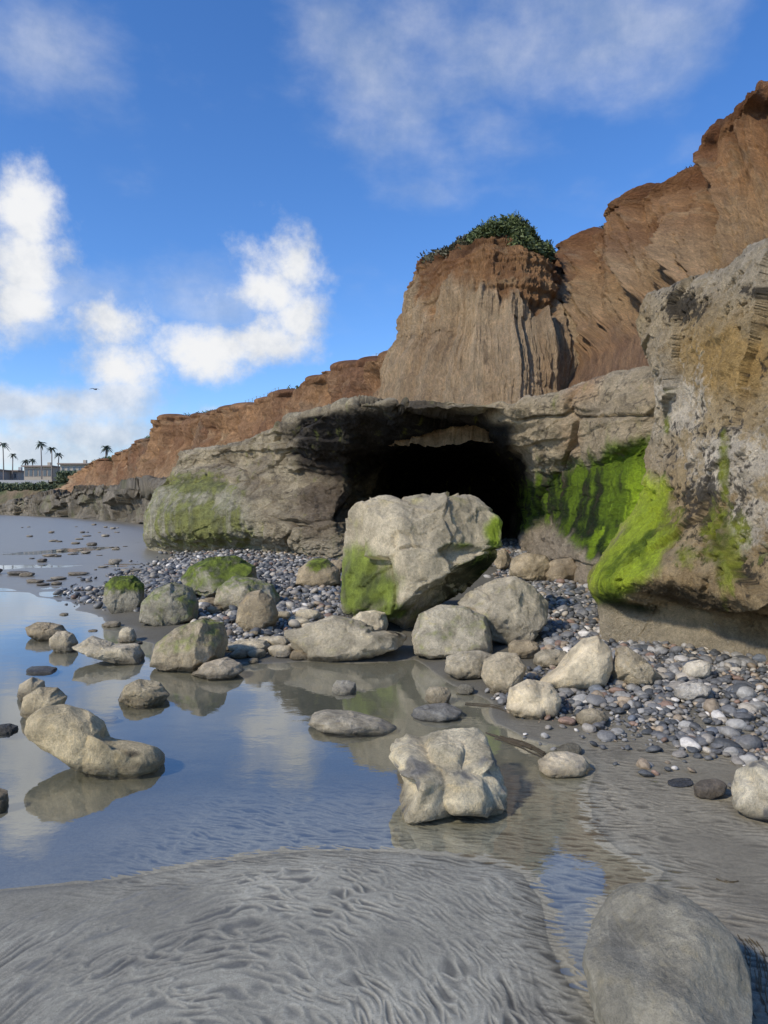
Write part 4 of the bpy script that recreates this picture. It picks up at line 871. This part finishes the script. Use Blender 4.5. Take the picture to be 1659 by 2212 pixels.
nz=nd(nt,'ShaderNodeTexNoise',i_Scale=7.,i_Detail=12.,i_Roughness=.62,i_Distortion=.2); L(cb.outputs[0],nz.inputs['Vector'])
warp=nd(nt,'ShaderNodeVectorMath',operation='MULTIPLY_ADD'); L(nz.outputs['Color'],warp.inputs[0]); warp.inputs[1].default_value=(.09,.09,0); 
off=nd(nt,'ShaderNodeVectorMath',operation='SUBTRACT'); L(cb.outputs[0],off.inputs[0]); off.inputs[1].default_value=(.045,.045,0); L(off.outputs[0],warp.inputs[2])
def blobs(lst):
    cur=None
    for (u,v,ru,rv,rot,amp) in lst:
        a,e=ae(u,v); mp=nd(nt,'ShaderNodeMapping',vector_type='TEXTURE'); L(warp.outputs[0],mp.inputs[0])
        mp.inputs['Location'].default_value=(a,e,0); mp.inputs['Rotation'].default_value=(0,0,math.radians(rot)); mp.inputs['Scale'].default_value=(ru/F,rv/F,1)
        ln=nd(nt,'ShaderNodeVectorMath',operation='LENGTH'); L(mp.outputs[0],ln.inputs[0])
        x=math_(nt,'MULTIPLY_ADD',ln.outputs['Value'],-amp,amp); cur=x if cur is None else math_(nt,'MAXIMUM',cur,x)
    return math_(nt,'MAXIMUM',cur,-.7)
puff=blobs([(60,570,125,105,0,1.1),(65,470,70,75,0,.9),(10,630,150,65,0,1.0),(240,705,120,85,0,1.1),(245,795,120,65,0,1.0),(570,620,140,85,15,.8),(650,560,58,85,0,.9),(530,750,200,72,6,1.3),(645,690,80,70,0,.95),(470,630,100,45,0,.45),(-200,650,250,120,0,1),(830,775,50,20,0,.8),(440,890,80,14,0,.5),
 (-900,500,400,150,0,1),(2400,500,300,120,0,.7)])
low=blobs([(100,865,340,50,-3,1.1),(230,930,330,60,0,1.0),(60,970,300,65,0,1.1),(400,1010,600,80,0,.9),(40,690,220,60,0,.5),(250,860,140,50,0,.9)])
wisp=blobs([(800,170,280,160,-35,1.2),(1150,90,520,180,0,1.15),(1450,50,340,130,15,.9),(1050,250,270,110,-20,.75),(60,60,230,150,-30,.6),(450,140,120,70,0,.3),(300,360,90,50,0,.3),(1560,330,200,60,10,.25),(130,640,260,100,0,.8),(520,660,250,120,0,.7)])
n2=nd(nt,'ShaderNodeTexNoise',i_Scale=9.,i_Detail=15.,i_Roughness=.62); L(cb.outputs[0],n2.inputs['Vector'])
def ramp(x,a,b):
    n=nd(nt,'ShaderNodeMapRange',interpolation_type='SMOOTHSTEP'); L(x,n.inputs[0]); n.inputs[1].default_value=a; n.inputs[2].default_value=b; return n.outputs[0]
nn=math_(nt,'SUBTRACT',n2.outputs['Fac'],.5)
dp=ramp(math_(nt,'MULTIPLY_ADD',nn,3.2,puff),-.15,.95)
dl=math_(nt,'MULTIPLY',ramp(math_(nt,'MULTIPLY_ADD',nn,2.4,low),-.10,1.),.85)
mpw=nd(nt,'ShaderNodeMapping'); L(cb.outputs[0],mpw.inputs[0]); mpw.inputs['Rotation'].default_value=(0,0,.5); mpw.inputs['Scale'].default_value=(3.,6.,1)
n3=nd(nt,'ShaderNodeTexNoise',i_Scale=1.6,i_Detail=10.,i_Roughness=.55); L(mpw.outputs[0],n3.inputs['Vector'])
dw=math_(nt,'MULTIPLY',ramp(math_(nt,'MULTIPLY_ADD',math_(nt,'SUBTRACT',n3.outputs['Fac'],.5),2.8,wisp),-.05,1.35),.50)
d=math_(nt,'MAXIMUM',math_(nt,'MAXIMUM',dp,dl),dw)
n4=nd(nt,'ShaderNodeTexNoise',i_Scale=10.,i_Detail=10.,i_Roughness=.62); mp4=nd(nt,'ShaderNodeMapping'); L(cb.outputs[0],mp4.inputs[0]); mp4.inputs['Location'].default_value=(.03,-.04,0); L(mp4.outputs[0],n4.inputs['Vector'])
shade=ramp(math_(nt,'ADD',math_(nt,'MULTIPLY',n4.outputs['Fac'],1.7),math_(nt,'MULTIPLY',dp,.22)),.52,1.25)
cc=nd(nt,'ShaderNodeMix',data_type='RGBA'); L(shade,cc.inputs['Factor']); cc.inputs[6].default_value=(2.9,3.4,4.2,1); cc.inputs[7].default_value=(6.0,6.05,6.15,1)
mx=nd(nt,'ShaderNodeMix',data_type='RGBA'); L(d,mx.inputs['Factor']); L(hs.outputs[0],mx.inputs[6]); L(cc.outputs[2],mx.inputs[7]); L(mx.outputs[2],bg.inputs['Color'])
cam=bpy.data.cameras.new('Camera'); co=bpy.data.objects.new('Camera',cam); C.objects.link(co); co.location=(0,0,CH); co.rotation_euler=(math.pi/2,0,0)
cam.sensor_fit='VERTICAL'; cam.sensor_height=24; cam.lens=F/2212*24; cam.shift_y=-8/2212; cam.clip_start=.05; cam.clip_end=6000
bpy.context.scene.camera=co
bpy.context.scene.view_settings.view_transform='Standard'; bpy.context.scene.view_settings.look='None'; bpy.context.scene.view_settings.exposure=0
